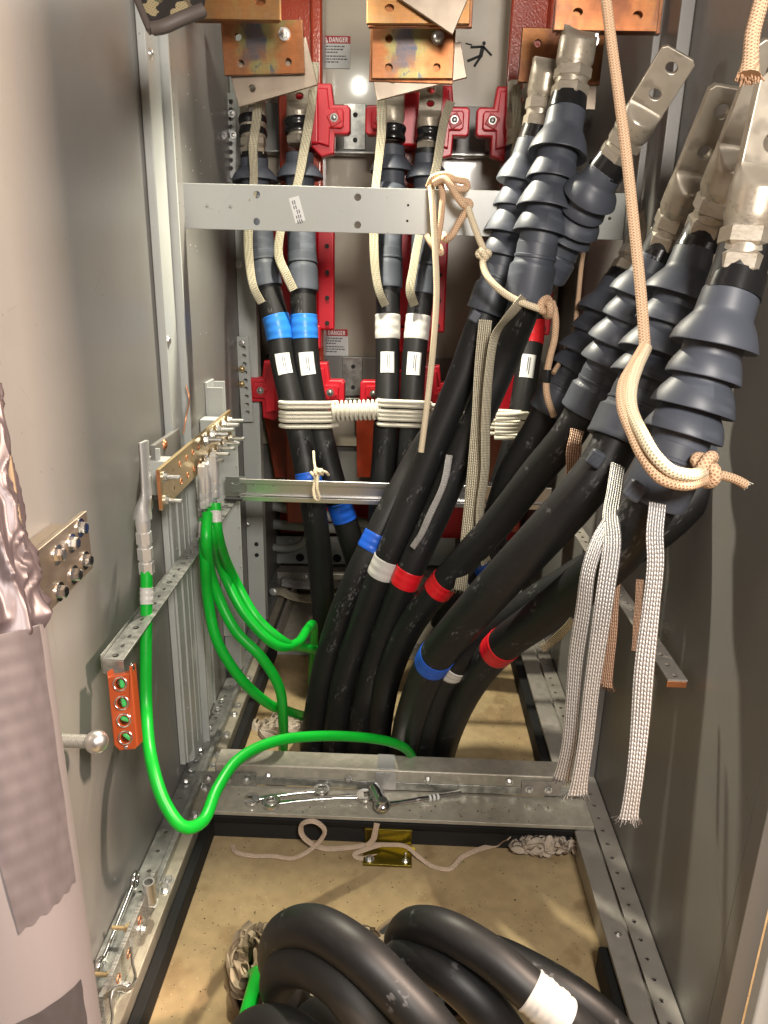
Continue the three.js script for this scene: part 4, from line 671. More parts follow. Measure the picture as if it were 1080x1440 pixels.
// nearest loops of cable coming out of the floor opening
const G4 = 'cable loops at the bottom';
function loop(label, pts, r, mat, tapes) { const c = thing('power_cable', label, CAT, G4), cv = curveOf(pts); part(c, 'jacket', tubeG(cv, r, 90, 28), mat); for (const [p, m, l] of tapes ?? []) band(c, 'tape_band', cv, p, l, r, m, .0006); return c; }
loop('thick black cable loop, highest at left of the bottom', [V(-0.1491,-0.09,-0.8853), V(-0.1518,0.0451,-0.7887), V(-0.1485,0.1416,-0.7362), V(-0.1257,0.231,-0.6924), V(-0.0836,0.2884,-0.6491), V(-0.0366,0.2998,-0.612), V(0.0107,0.2769,-0.5848), V(0.0488,0.2483,-0.5659), V(0.0885,0.1895,-0.5583)], .0245, M.jacket);
loop('dusty black cable loop below the highest left one', [V(-0.1264,-0.09,-0.8445), V(-0.1376,0.0418,-0.7565), V(-0.1406,0.1247,-0.7098), V(-0.1213,0.2006,-0.672), V(-0.0863,0.2476,-0.6357), V(-0.0514,0.2552,-0.6076), V(-0.0185,0.2345,-0.5806), V(0.0097,0.1846,-0.5651)], .0250, M.jacketDusty);
loop('dusty cable bend at the bottom edge, left', [V(-0.1487,-0.09,-0.7776), V(-0.1724,0.0113,-0.7035), V(-0.1774,0.0742,-0.6713), V(-0.1522,0.1478,-0.6329), V(-0.1149,0.1861,-0.6043), V(-0.0793,0.1943,-0.5764), V(-0.0471,0.1511,-0.5631)], .0245, M.jacketDusty);
loop('black cable bend at the bottom edge under dusty loop', [V(-0.0781,-0.09,-0.8023), V(-0.0884,0.0356,-0.7137), V(-0.0943,0.0876,-0.6884), V(-0.0645,0.1336,-0.6622), V(-0.0279,0.1508,-0.6267), V(0.0066,0.1252,-0.5982)], .026, M.jacketDusty);
loop('black cable loop with white tape, right of the bottom', [V(0.0625,-0.09,-0.9414), V(0.0247,0.0837,-0.7956), V(0.015,0.157,-0.7562), V(0.0321,0.2258,-0.716), V(0.0682,0.2623,-0.6763), V(0.1151,0.2619,-0.6458), V(0.1569,0.2452,-0.6205), V(0.1909,0.2271,-0.6049), V(0.2391,0.1837,-0.592)], .0228, M.jacket, [[V(0.1744,0.2353,-0.6124), M.tapeWhite, .044]]);
loop('black cable loop under the white taped one', [V(0.05,-0.09,-0.8833), V(0.0156,0.0638,-0.7678), V(0.0084,0.1407,-0.7296), V(0.0286,0.1984,-0.6964), V(0.0654,0.2185,-0.6619), V(0.1101,0.1986,-0.6355), V(0.1442,0.1566,-0.6227), V(0.172,0.1079,-0.6181)], .0250, M.jacket);
loop('black cable running low behind the white taped loop', [V(0.1083,-0.09,-0.915), V(0.1046,0.0678,-0.8136), V(0.1397,0.1084,-0.7858), V(0.2031,0.1072,-0.7555), V(0.256,0.0927,-0.7311), V(0.3008,0.0636,-0.7123), V(0.339,0.0249,-0.7007)], .0235, M.jacket);

// ---------- green ground cables ----------
const G5 = 'green ground cables';
function groundCable(label, pts, r, o = {}) { const c = thing('ground_cable', label, 'ground cable', G5), cv = curveOf(pts); part(c, 'jacket', tubeG(cv, r, 110, 20), M.green); for (const [p, l] of o.tapes ?? []) band(c, 'tape_band', cv, p, l, r, M.tapeWhite); if (o.extra) o.extra(c, cv); return c; }
function smallLug(c, base, dir, face, n) { const m = part(c, 'cable_lug', n, M.lugBright); m.position.copy(base); m.quaternion.setFromRotationMatrix(frameOf(dir, face)); return m; }
const lugSmallG = lugGeo(.0098, .03, 2).clone().scale(1, .62, 1);
groundCable('green ground cable hanging in a long loop from near bar end', [V(-0.4,0.546,-1.0637), V(-0.398,0.4932,-1.0457), V(-0.395,0.4214,-1.0171), V(-0.388,0.3422,-0.9817), V(-0.3558,0.3118,-0.902), V(-0.3279,0.2668,-0.867), V(-0.3004,0.2354,-0.8575), V(-0.2809,0.2224,-0.8853), V(-0.2734,0.234,-0.9419), V(-0.2547,0.2405,-1.0077), V(-0.2079,0.2326,-1.0696), V(-0.1356,0.2075,-1.1264), V(-0.0489,0.1697,-1.1796), V(0.0048,0.1169,-1.2374), V(0.0306,0.0505,-1.3006), V(0.0485,-0.0613,-1.3908)], .0092,
  { tapes: [[V(-0.398,0.5051,-1.0518), .026]], extra: (c) => {                              // lug with three hexagonal crimps, offset tongue bolted to the bar end
    const bar = new THREE.LatheGeometry([[.0093, 0], [.0105, .004], [.0098, .02], [.0108, .03], [.0098, .044], [.0108, .056], [.0098, .07], [.0112, .082], [.0112, .095], [.008, .108], [0, .112]].map(([a, b]) => new THREE.Vector2(a, b)), 20), hx = [.012, .036, .062].map((y) => creased(new THREE.CylinderGeometry(.0122, .0122, .019, 6).translate(0, y, 0).toNonIndexed(), .3));
    const b = V(-0.4,0.5359,-1.0647); const g = merge([bar, ...hx]).translate(b.x, b.y, b.z); part(c, 'cable_lug', g, M.lugBright);
    part(c, 'lug_tongue', sweep(curveOf([V(b.x, b.y + .092, b.z), V(b.x + .002, b.y + .112, b.z - .002), V(b.x + .0065, b.y + .128, b.z - .004), V(b.x + .0075, b.y + .15, b.z - .006), V(b.x + .0075, b.y + .212, b.z - .010)]), 20, (f) => { const w = .0105 + .005 * clamp(f * 3), t = .009 * (1 - clamp(f * 2.6)) + .0026; return [[t, -w], [t, w], [-t, w], [-t, -w]]; }, { hint: V(1, 0, 0) }), M.lugBright);
  } });
const farLug = (p, d) => (c) => { smallLug(c, p, V(0, 1, d), V(1, 0, 0), lugSmallG); };
groundCable('green ground cable curving lowest from far bar end to floor', [V(-0.372,0.5507,-1.3062), V(-0.37,0.4844,-1.2852), V(-0.375,0.3873,-1.3051), V(-0.3569,0.304,-1.2888), V(-0.3172,0.2281,-1.2861), V(-0.2714,0.1392,-1.332), V(-0.2441,0.0549,-1.4314), V(-0.2151,-0.0254,-1.5323), V(-0.1431,-0.1182,-1.6512)], .0105, { tapes: [[V(-0.371,0.5294,-1.2981), .03]], extra: farLug(V(-0.374,0.567,-1.3119), -.02) });
groundCable('green ground cable curving in the middle from far bar end', [V(-0.366,0.5595,-1.3056), V(-0.362,0.5181,-1.2719), V(-0.3673,0.4098,-1.3231), V(-0.3249,0.3199,-1.3054), V(-0.2717,0.2627,-1.2987), V(-0.2409,0.1936,-1.3085), V(-0.241,0.0916,-1.3488), V(-0.2553,-0.0488,-1.4183)], .0105, { extra: farLug(V(-0.368,0.5703,-1.3154), -.02) });
groundCable('green ground cable bending up again behind the left bundle', [V(-0.362,0.5641,-1.3223), V(-0.358,0.5209,-1.3034), V(-0.3757,0.3978,-1.4242), V(-0.3256,0.3024,-1.4049), V(-0.2594,0.2328,-1.405), V(-0.2254,0.2106,-1.4618), V(-0.2142,0.2025,-1.5436), V(-0.2084,0.1863,-1.6017), V(-0.2133,0.1087,-1.6498), V(-0.2296,-0.0897,-1.7213)], .0105, { extra: farLug(V(-0.364,0.5737,-1.332), -.02) });
groundCable('green ground cable running highest into the black bundle', [V(-0.355,0.5739,-1.3233), V(-0.35,0.5277,-1.3052), V(-0.3549,0.3651,-1.4457), V(-0.3037,0.2867,-1.4214), V(-0.2476,0.2307,-1.4257), V(-0.2137,0.1713,-1.5124), V(-0.1705,0.1122,-1.5995), V(-0.0919,0.0509,-1.6868)], .0105, { tapes: [[V(-0.353,0.5481,-1.3157), .02]], extra: farLug(V(-0.357,0.5821,-1.3329), -.02) });
groundCable('green ground cable upright between the black bundles', [V(-0.056,0.1194,-1.5208), V(-0.0555,0.0426,-1.5378), V(-0.0566,-0.0367,-1.5539), V(-0.0583,-0.1163,-1.5805)], .0095);
groundCable('short green cable rising at the bottom left corner', [V(-0.2209,-0.08,-0.8858), V(-0.1896,0.0262,-0.8026), V(-0.186,0.0501,-0.7579), V(-0.182,0.076,-0.6928), V(-0.1833,0.0614,-0.6669)], .0105);
groundCable('green cable glimpsed between the bottom right loops', [V(0.1074,-0.08,-0.9092), V(0.1084,0.0598,-0.7901), V(0.1402,0.06,-0.7594), V(0.1737,0.0307,-0.7402), V(0.209,-0.0188,-0.725)], .0105);

// ---------- ground bar and left wall hardware ----------
{
  const b = thing('ground_bar', 'copper ground bar with bolts and drilled holes on left wall', 'ground bar');
  const holes = []; for (let i = 0; i < 12; i++) { holes.push([.05 + i * .082, .28, .0042], [.05 + i * .082, .74, .0042]); }
  const z0 = -1.115, z1 = -1.60, x = -.385;
  const m = plate3(b, 'bar', V(x, .694, z0), V(x, .702, z1), V(x, .626, z0), .0065, M.brass, holes, .0008);
  const W = Math.abs(z1 - z0);
  for (const [fx, fy] of holes.map((h) => [h[0], h[1]]).slice(4, 14)) part(m, 'hole_rim', new THREE.TorusGeometry(.0044, .0009, 6, 16).translate(fx * W, -fy * .068, .0002), M.copperRim);
  part(m, 'end_face', box(-.0008, .0, -.066, -.002, -.0058, -.0006, 0), M.copperRim);
  for (const [i, fy] of [[0, .24], [0, .82]]) bolt(b, V(x + .0002, .694 - fy * .068, z0 - .016), V(1, 0, 0), 1.25, M.zinc, studNut);
  for (const y of [.678, .638]) bolt(b, V(x - .016, y, z0 + .004), V(-1, 0, 0), 1.3, M.zinc);
  for (let i = 0; i < 5; i++) for (const fy of [.22, .80]) bolt(b, V(x + .0035, .70 - fy * .068, -1.37 - i * .048), V(1, .04, 0), 1.55, M.zinc, studNut);
  for (let i = 0; i < 4; i++) bolt(b, V(x - .0066, .66 + .02 * (i % 2), -1.36 - i * .055), V(-1, 0, 0), 1.2, M.zinc);
  for (const z of [-1.20, -1.56]) { part(b, 'standoff', box(-.4385, x - .007, .63, .69, z - .018, z + .018, .002), M.paintLight); }
  const w = thing('wall_bracket', 'grey angled bracket behind the far bar end', 'bracket');
  part(w, 'back_plate', box(-.4395, -.434, .62, .76, -1.66, -1.60, .001), M.paintLight); part(w, 'fin', box(-.434, -.41, .62, .755, -1.662, -1.658, .001), M.paintLight); part(w, 'lip', box(-.434, -.40, .62, .75, -1.602, -1.598, .001), M.paintLight);
  const w2 = thing('wall_bracket', 'grey bracket plate behind the near bar end', 'bracket');
  part(w2, 'back_plate', box(-.424, -.416, .62, .715, -1.33, -1.19, .001), M.paint); part(w2, 'lip', box(-.416, -.408, .63, .71, -1.192, -1.188, .001), M.paintLight); bolt(w2, V(-.416, .705, -1.24), V(1, 0, 0), 1.2, M.copperRim, roundHead);
  const k = solo('copper_wire', tubeG(curveOf([V(-0.41,0.7885,-1.3672), V(-0.405,0.7654,-1.3634), V(-0.405,0.7366,-1.3389), V(-0.41,0.7047,-1.331)]), .0013, 24, 8), M.copperRim, 'thin bare copper wire sticking out above ground bar', 'wire');
}
{ // bolted connector plate near the camera on the left wall
  const p = thing('connector_plate', 'tinned plate with six hex bolts near camera, left wall', 'plate');
  plate3(p, 'plate', V(-.398, .70, -.735), V(-.398, .704, -.872), V(-.398, .622, -.735), .007, M.copperPale, [], .001);
  for (const q of [V(-0.398,0.6796,-0.7836), V(-0.398,0.6796,-0.8213), V(-0.398,0.6901,-0.8481), V(-0.398,0.6356,-0.7779), V(-0.398,0.6404,-0.8174), V(-0.398,0.6453,-0.8516)]) bolt(p, q, V(1, 0, 0), 1.55, M.chrome);
  part(p, 'standoff', box(-.4395, -.4052, .63, .69, -.86, -.76, .002), M.copperPale); bolt(p, V(-.405, .668, -.76), V(-1, 0, 0), 1.2, M.brass); bolt(p, V(-.405, .69, -.80), V(-1, .5, 0), 1.1, M.brass);
  const s = thing('ball_stud', 'polished ball ended grounding stud on left wall', 'stud');
  const a = V(-0.435,0.4125,-0.804), e = V(a.x + .05, a.y - .001, a.z);
  part(s, 'shank', new THREE.CylinderGeometry(.0088, .0088, .05, 24).rotateZ(Math.PI / 2).translate(a.x + .02, a.y, a.z), M.tinned); part(s, 'ball', new THREE.SphereGeometry(.0150, 32, 24).translate(a.x + .048, a.y, a.z), M.zinc); part(s, 'flange', new THREE.CylinderGeometry(.014, .014, .004, 24).rotateZ(Math.PI / 2).translate(-.4375, a.y, a.z), M.tinned);
}
{ // low bar with an empty lug, bent strap and a spanner, on the left floor rail
  const b = thing('lower_ground_bar', 'tinned copper bar with holes on the left floor rail', 'ground bar');
  const m = plate3(b, 'bar', V(-.388, .050, -.74), V(-.388, .052, -.965), V(-.388, -.004, -.74), .007, M.tinned, [[.22, .5, .006], [.4, .5, .006], [.62, .3, .006], [.86, .3, .006]], .001);
  for (const [fx, fy] of [[.22, .5], [.4, .5], [.62, .3], [.86, .3]]) part(m, 'hole_rim', new THREE.TorusGeometry(.0062, .0010, 6, 18).translate(fx * .225, -fy * .054, .0002), M.copperRim);
  for (const [y, z] of [[.035, -.93], [.012, -.885]]) bolt(b, V(-.3876, y, z), V(1, 0, 0), 1.2, M.zinc);
  for (const [y, z] of [[.03, -.79], [.0, -.77], [.04, -.86]]) bolt(b, V(-.3955, y, z), V(-1, 0, 0), 1.3, M.brass, studNut);
  part(b, 'foot', box(-.4385, -.396, .0035, .012, -.955, -.76, .001), M.galv);
  const l = thing('empty_lug', 'empty upright tinned lug bolted to the lower bar', 'lug');
  const p = V(-0.384,0.0726,-0.9177), q = V(-0.3901,0.0078,-0.9174), tub = new THREE.LatheGeometry([[.0068, -.045], [.0095, -.045], [.0095, 0], [.0068, 0], [.0068, -.03], [0, -.03]].map(([x, y]) => new THREE.Vector2(x, y)), 24);
  part(l, 'barrel', creased(tub.translate(p.x, p.y, p.z).toNonIndexed(), .6), M.zinc);
  part(l, 'tongue', sweep(curveOf([V(p.x, p.y - .04, p.z), V(p.x - .004, p.y - .055, p.z), V(p.x - .009, p.y - .07, p.z + .006), V(p.x - .010, p.y - .11, p.z + .02)]), 16, (f) => { const w = .0095 + .004 * f, t = .0085 * (1 - clamp(f * 2)) + .0025; return [[t, -w], [t, w], [-t, w], [-t, -w]]; }, { hint: V(1, 0, 0) }), M.tinned);
  solo('bent_strap', sweep(curveOf([V(-0.372,0.0735,-0.8067), V(-0.372,0.0419,-0.805), V(-0.372,0.0011,-0.8071), V(-0.372,0.0096,-0.7888), V(-0.372,0.0594,-0.744), V(-0.372,0.0659,-0.7304), V(-0.372,0.0314,-0.7271), V(-0.372,0.0215,-0.7197)], .1), 60, () => [[.008, -.0018], [.008, .0018], [-.008, .0018], [-.008, -.0018]], { hint: V(.37, 1, .75) }), M.tinned, 'bent metal strap on the lower bar at bottom left', 'strap');
  const w = thing('combination_wrench', 'ratchet wrench leaning between left wall and lower bar', 'wrench');
  const A = V(-0.425,0.015,-0.8135), B = V(-0.425,0.0295,-0.9621);
  part(w, 'shaft', sweep(new THREE.LineCurve3(A, B), 20, (f) => { const a = .0035 + .002 * Math.pow(Math.abs(f - .5) * 2, 2); return [[.0022, -a], [.0022, a], [-.0022, a], [-.0022, -a]]; }, { hint: V(1, 0, 0) }), M.chrome);
  for (const P of [A, B]) part(w, 'ring_end', new THREE.TorusGeometry(.011, .0042, 10, 28).rotateY(Math.PI / 2).scale(1.1, 1, 1).translate(P.x, P.y, P.z), M.chrome);
}

// ---------- copper plates at the top ----------
{
  const P = (label, f) => f(thing('copper_plate', label, 'copper plate', 'copper connection plates'));
  P('thick gold copper bar end at top left', (t) => { plate3(t, 'bar', V(-0.431,1.5403,-1.6), V(-0.2585,1.5398,-1.6), V(-0.4371,1.4428,-1.6), .012, M.copperB, [[.78, .70, .012, .008]], .001); plate3(t, 'under_plate', V(-0.4284,1.523,-1.615), V(-0.2654,1.5247,-1.615), V(-0.4332,1.4424,-1.615), .012, M.copperC, [], .001); });
  P('tarnished copper plate with four holes, top left', (t) => { plate3(t, 'plate', V(-0.4005,1.4707,-1.72), V(-0.2341,1.4776,-1.72), V(-0.402,1.3753,-1.72), .012, M.copperA, [[.2, .28, .0085], [.21, .78, .0085], [.8, .78, .0085]], .001); bolt(t, V(-0.2705,1.4507,-1.719), V(0, 0, 1), 1.6, M.zinc, studNut); });
  P('pale copper plate turned to a corner below left plate', (t) => { plate3(t, 'plate', V(-0.3965,1.4072,-1.74), V(-0.2299,1.4517,-1.74), V(-0.3594,1.3261,-1.74), .010, M.copperPale, [[.22, .70, .0085]], .001); plate3(t, 'second_plate', V(-0.2749,1.4422,-1.745), V(-0.2336,1.4453,-1.745), V(-0.2402,1.3884,-1.745), .008, M.copperPale, [], .001); });
  P('brass coloured copper bar end at top middle', (t) => { plate3(t, 'bar', V(-0.0988,1.5504,-1.62), V(0.0957,1.5524,-1.62), V(-0.0986,1.4443,-1.62), .012, M.copperB, [[.22, .76, .010, .008]], .001); plate3(t, 'under_plate', V(-0.0967,1.5329,-1.635), V(0.1019,1.535,-1.635), V(-0.0954,1.4426,-1.635), .012, M.copperC, [], .001); });
  P('dull copper plate slanted over the top middle bar', (t) => { plate3(t, 'plate', V(-0.0268,1.5278,-1.6), V(0.1111,1.5292,-1.6), V(-0.0466,1.4862,-1.6), .008, M.copperPale, [[.28, .75, .011]], .001, [[0, 0], [1, 0], [.66, 2.3], [-.1, 1]]); });
  P('rainbow tarnished copper plate with four holes, top middle', (t) => { plate3(t, 'plate', V(-0.0931,1.4632,-1.72), V(0.073,1.4653,-1.72), V(-0.0902,1.3745,-1.72), .012, M.copperA, [[.21, .2, .009], [.21, .78, .009], [.8, .78, .009]], .001); plate3(t, 'under_plate', V(-0.0968,1.4697,-1.735), V(0.0767,1.4669,-1.735), V(-0.0938,1.3725,-1.735), .010, M.copperC, [], .001); bolt(t, V(0.0409,1.4484,-1.719), V(0, 0, 1), 1.7, M.zinc, roundHead); });
  P('pale copper plate corner below the middle plate', (t) => { plate3(t, 'plate', V(-0.0975,1.4022,-1.74), V(0.0881,1.4482,-1.74), V(-0.0712,1.341,-1.74), .010, M.copperPale, [[.21, .55, .0085]], .001, [[0, 0], [1, 0], [1, 1], [0, 1]]); plate3(t, 'side_tip', V(0.0629,1.4338,-1.745), V(0.0791,1.4315,-1.745), V(0.08,1.385,-1.745), .006, M.copperC, [], .001); });
  P('thick brown copper bar end at top right', (t) => { plate3(t, 'bar', V(0.2182,1.4719,-1.38), V(0.3828,1.4717,-1.38), V(0.2276,1.3734,-1.38), .014, M.copperC, [[.22, .74, .009, .007], [.80, .77, .009, .007]], .001); plate3(t, 'under_plate', V(0.2248,1.4583,-1.396), V(0.3919,1.46,-1.396), V(0.233,1.3727,-1.396), .010, M.copperC, [], .001); bolt(t, V(0.2855,1.3644,-1.4), V(0, 0, 1), 1.4, M.zinc, studNut); });
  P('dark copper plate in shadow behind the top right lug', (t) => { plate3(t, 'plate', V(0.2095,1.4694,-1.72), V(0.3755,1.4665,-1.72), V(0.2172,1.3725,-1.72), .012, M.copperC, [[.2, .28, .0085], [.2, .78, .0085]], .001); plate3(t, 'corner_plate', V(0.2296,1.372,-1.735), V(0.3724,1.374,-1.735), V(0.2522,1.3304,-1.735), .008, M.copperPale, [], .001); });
}
{ // camouflage bag corner hanging in at the top left
  const c = thing('camouflage_bag', 'camouflage mesh bag corner with dark hem at top left', 'bag');
  const A = V(-0.3416,1.3232,-1.0226), B = V(-0.3089,1.2613,-0.9822), D = V(-0.253,1.2864,-1.0024), E = V(-0.258,1.3407,-1.0516);
  const body = (k) => { const n = 16, pos = [], uv = [], idx = []; for (let i = 0; i <= n; i++) for (let j = 0; j <= n; j++) { const u = i / n, v = j / n, p = A.clone().lerp(E, u).lerp(B.clone().lerp(D, u), v), b = Math.sin(u * Math.PI) * (.005 + .004 * Math.sin(u * 9 + v * 4)); p.z += k * (b + .003); pos.push(p.x, p.y, p.z); uv.push(u * .55, v * .55); } for (let i = 0; i < n; i++) for (let j = 0; j < n; j++) { const a = i * (n + 1) + j; idx.push(...(k > 0 ? [a, a + 1, a + n + 1, a + 1, a + n + 2, a + n + 1] : [a, a + n + 1, a + 1, a + 1, a + n + 1, a + n + 2])); } const g = new THREE.BufferGeometry(); g.setAttribute('position', new THREE.Float32BufferAttribute(pos, 3)); g.setAttribute('uv', new THREE.Float32BufferAttribute(uv, 2)); g.setIndex(idx); g.computeVertexNormals(); return g; };
  part(c, 'front_fabric', body(1), M.camo); part(c, 'back_fabric', body(-1), M.camo);
  const hem = curveOf([B, B.clone().lerp(D, .25).add(V(.0, -.004, .006)), B.clone().lerp(D, .6).add(V(0, -.003, .007)), D]);
  part(c, 'hem', sweep(hem, 30, () => [[.0045, -.006], [.0055, 0], [.0045, .007], [-.004, .007], [-.004, -.006]], { hint: V(0, 0, 1) }), M.hem);
  part(c, 'side_hem', sweep(curveOf([V(-0.3422,1.3213,-1.0167), V(-0.3285,1.2919,-1.0022), V(-0.3105,1.2582,-0.9811)]), 20, () => [[.004, -.004], [.004, .004], [-.004, .004], [-.004, -.004]], { hint: V(0, 0, 1) }), M.hem);
}

// ---------- ropes and lashing ----------
{
  const l = thing('lashing_rope', 'white rope lashing wound round the rear cables', 'rope');
  const r = .0052; let i = 0;
  const wraps = (xs, label) => xs;
  for (let k = 0; k < 6; k++) { const dv = k * .0105; // turns in front of the left pair
    const y = (p) => p.add(V(0, -dv + .012 * Math.sin(k * 2.1) * .15, 0));
    part(l, 'left_turn', ropeG([y(V(-0.2935,0.6957,-1.7449)), y(V(-0.2934,0.7025,-1.705)), y(V(-0.2744,0.7073,-1.6702)), y(V(-0.2291,0.7082,-1.6718)), y(V(-0.1816,0.7076,-1.6834)), y(V(-0.1612,0.7053,-1.7095))], r, 40), M.ropeWhite);
    part(l, 'middle_turn', ropeG([y(V(-0.0655,0.7121,-1.7143)), y(V(-0.0578,0.7157,-1.6841)), y(V(-0.0188,0.715,-1.6849)), y(V(0.0219,0.7135,-1.6908)), y(V(0.0471,0.7082,-1.7161)), y(V(0.058,0.7018,-1.7458))], r, 40), M.ropeWhite);
    part(l, 'link_turn', ropeG([y(V(0.0578,0.7003,-1.7348)), y(V(0.1152,0.6943,-1.7397)), y(V(0.2154,0.691,-1.736)), y(V(0.2644,0.6961,-1.697))], r, 24), M.ropeWhite);
    part(l, 'right_turn', ropeG([y(V(0.2074,0.6902,-1.6935)), y(V(0.2338,0.6926,-1.6845)), y(V(0.2613,0.6948,-1.6859)), y(V(0.2825,0.6897,-1.7164))], r, 24), M.ropeWhite);
  }
  const hx = []; const a = V(-0.17,0.6871,-1.6981), b = V(-0.0581,0.6927,-1.7029); for (let k = 0; k <= 11 * 14; k++) { const t = k / (11 * 14), q = t * 11 * Math.PI * 2; hx.push(a.clone().lerp(b, t).add(V(0, Math.cos(q) * .021, Math.sin(q) * .017))); }
  part(l, 'frapping_coil', ropeUv(tubeG(curveOf(hx), .0037, 440, 9)), M.ropeWhite);
  part(l, 'core', tubeG(new THREE.LineCurve3(a, b), .016, 4, 12), M.ropeWhite);
  const s = thing('knotted_rope', 'knotted white rope tied round the steel rail', 'rope');
  part(s, 'loop', ropeG([V(-0.2047,0.5761,-1.5608), V(-0.1937,0.5672,-1.5477), V(-0.196,0.5406,-1.5389), V(-0.1908,0.5231,-1.5333), V(-0.183,0.5218,-1.5331), V(-0.1877,0.5452,-1.5354), V(-0.1872,0.5745,-1.545)], .0035, 40), M.ropeCream);
  part(s, 'knot', knotG(V(-0.1864,0.5791,-1.5518), .008, .0036, V(.3, 1, .2), 2.3, 2), M.ropeCream); part(s, 'tail', ropeG([V(-0.1792,0.5848,-1.5433), V(-0.1699,0.5821,-1.5427), V(-0.1645,0.5737,-1.5506)], .003, 12), M.ropeCream);
  part(s, 'upper_end', ropeG([V(-0.1951,0.5767,-1.5718), V(-0.2024,0.5871,-1.6066), V(-0.211,0.598,-1.6625)], .003, 12), M.ropeCream);
}
{
  const t = thing('tie_rope', 'cream rope knotted over the crossbar with hanging tail', 'rope');
  const r = .0062;
  part(t, 'hanging_tail', ropeG([V(0.0317,1.1441,-1.4372), V(0.0369,1.098,-1.417), V(0.0426,1.038,-1.3975), V(0.0477,0.9658,-1.3793), V(0.0457,0.8804,-1.3619), V(0.041,0.8044,-1.358), V(0.0355,0.7407,-1.3475), V(0.0298,0.681,-1.3384)], r * .92, 90), M.ropeCream);
  part(t, 'second_leg', ropeG([V(0.0317,1.1495,-1.4442), V(0.0437,1.1529,-1.4299), V(0.0519,1.1339,-1.4239), V(0.0518,1.0979,-1.4121), V(0.0481,1.0622,-1.4056), V(0.0457,1.0361,-1.4128)], r * .92, 50), M.ropeTan);
  part(t, 'over_loop', ropeG([V(0.0283,1.1462,-1.4589), V(0.036,1.1575,-1.4312), V(0.0556,1.1615,-1.4225), V(0.0733,1.1547,-1.4208), V(0.0925,1.151,-1.4253), V(0.0957,1.142,-1.4277), V(0.0804,1.1388,-1.421), V(0.0687,1.1427,-1.4167), V(0.0738,1.1305,-1.4076), V(0.0866,1.1189,-1.4041), V(0.1008,1.1149,-1.4085), V(0.0962,1.1029,-1.4044), V(0.0834,1.0839,-1.4031), V(0.0719,1.0624,-1.4011), V(0.0613,1.0542,-1.4086), V(0.0579,1.0633,-1.4273)], r, 130), M.ropeTan);
  part(t, 'cross_strand', ropeG([V(0.0361,1.1468,-1.4172), V(0.0529,1.1531,-1.4091), V(0.0654,1.141,-1.4003), V(0.0784,1.1225,-1.3946), V(0.089,1.1114,-1.3965), V(0.1005,1.111,-1.4177)], r, 50), M.ropeTan);
  part(t, 'under_loop', ropeG([V(0.0273,1.0604,-1.4308), V(0.0352,1.0482,-1.4217), V(0.0457,1.0361,-1.4128), V(0.0536,1.0314,-1.4115), V(0.051,1.0438,-1.426)], r * .92, 40), M.ropeTan);
  part(t, 'line_to_cables', ropeG([V(0.097,1.1073,-1.4006), V(0.1047,1.0858,-1.3885), V(0.115,1.0599,-1.3751), V(0.1266,1.0318,-1.361), V(0.1242,1.0153,-1.3502), V(0.1312,0.9945,-1.3331), V(0.1488,0.9755,-1.3168), V(0.1703,0.9612,-1.3075), V(0.1939,0.9516,-1.2997), V(0.2214,0.9429,-1.3029), V(0.2379,0.937,-1.3119)], r * .95, 90), M.ropeCream);
  part(t, 'small_knot', knotG(V(0.1252,1.0306,-1.3584), .008, .0056, V(.3, 1, .1), 1.8, 3), M.ropeCream);
  part(t, 'large_knot', knotG(V(0.233,0.9463,-1.3096), .013, .0065, V(.8, .6, .3), 2.2, 4), M.ropeTan);
  part(t, 'lower_leg', ropeG([V(0.2402,0.9558,-1.3076), V(0.247,0.932,-1.3), V(0.2479,0.8973,-1.2939), V(0.2426,0.8679,-1.2895), V(0.2394,0.8442,-1.2869), V(0.2387,0.8203,-1.2843), V(0.2429,0.7964,-1.2819), V(0.2578,0.7647,-1.2877)], r * .95, 60), M.ropeTan);
  part(t, 'black_tape', tubeG(curveOf([V(0.2394,0.8442,-1.2869), V(0.2391,0.8323,-1.2856), V(0.2386,0.8226,-1.2851)]), r * 1.12, 6, 14), M.mastic);
  const u = thing('thin_cord', 'thin tan cord hanging from the crossbar right end', 'cord');
  part(u, 'cord', ropeG([V(0.3203,1.0701,-1.4629), V(0.3117,1.0201,-1.4358), V(0.305,0.9586,-1.405), V(0.297,0.898,-1.3744), V(0.2914,0.8813,-1.3636)], .0045, 60), M.ropeTan); part(u, 'knot', knotG(V(0.2915,0.8789,-1.3628), .008, .0045, V(0, 1, .2), 1.8, 5), M.ropeTan);
  part(u, 'lower_cord', ropeG([V(0.2903,0.8764,-1.3619), V(0.2747,0.8549,-1.3492), V(0.2582,0.8329,-1.3311)], .0042, 24), M.ropeTan); part(u, 'upper_knot', knotG(V(0.3226,1.0754,-1.47), .008, .0045, V(1, 0, .2), 1.7, 6), M.ropeTan);
  const v = thing('hoisting_rope', 'tan rope coming from above and looped round right boots', 'rope');
  const R = .0066;
  part(v, 'drop', ropeG([V(0.2277,1.3589,-1.0918), V(0.2367,1.3002,-1.0728), V(0.2484,1.2236,-1.0428), V(0.2597,1.1387,-1.0048), V(0.2701,1.0474,-0.9648), V(0.2771,0.9743,-0.9305), V(0.28,0.9203,-0.9024)], R, 130), M.ropeTan);
  part(v, 'outer_loop', ropeG([V(0.2799,0.9219,-0.9029), V(0.2573,0.9048,-0.8599), V(0.2385,0.8865,-0.8271), V(0.2312,0.8669,-0.7942), V(0.2351,0.8448,-0.7607), V(0.2428,0.8246,-0.7364), V(0.2572,0.8085,-0.7232), V(0.2795,0.8024,-0.7239), V(0.3044,0.8015,-0.7432), V(0.3235,0.8022,-0.765)], R, 120), M.ropeTan);
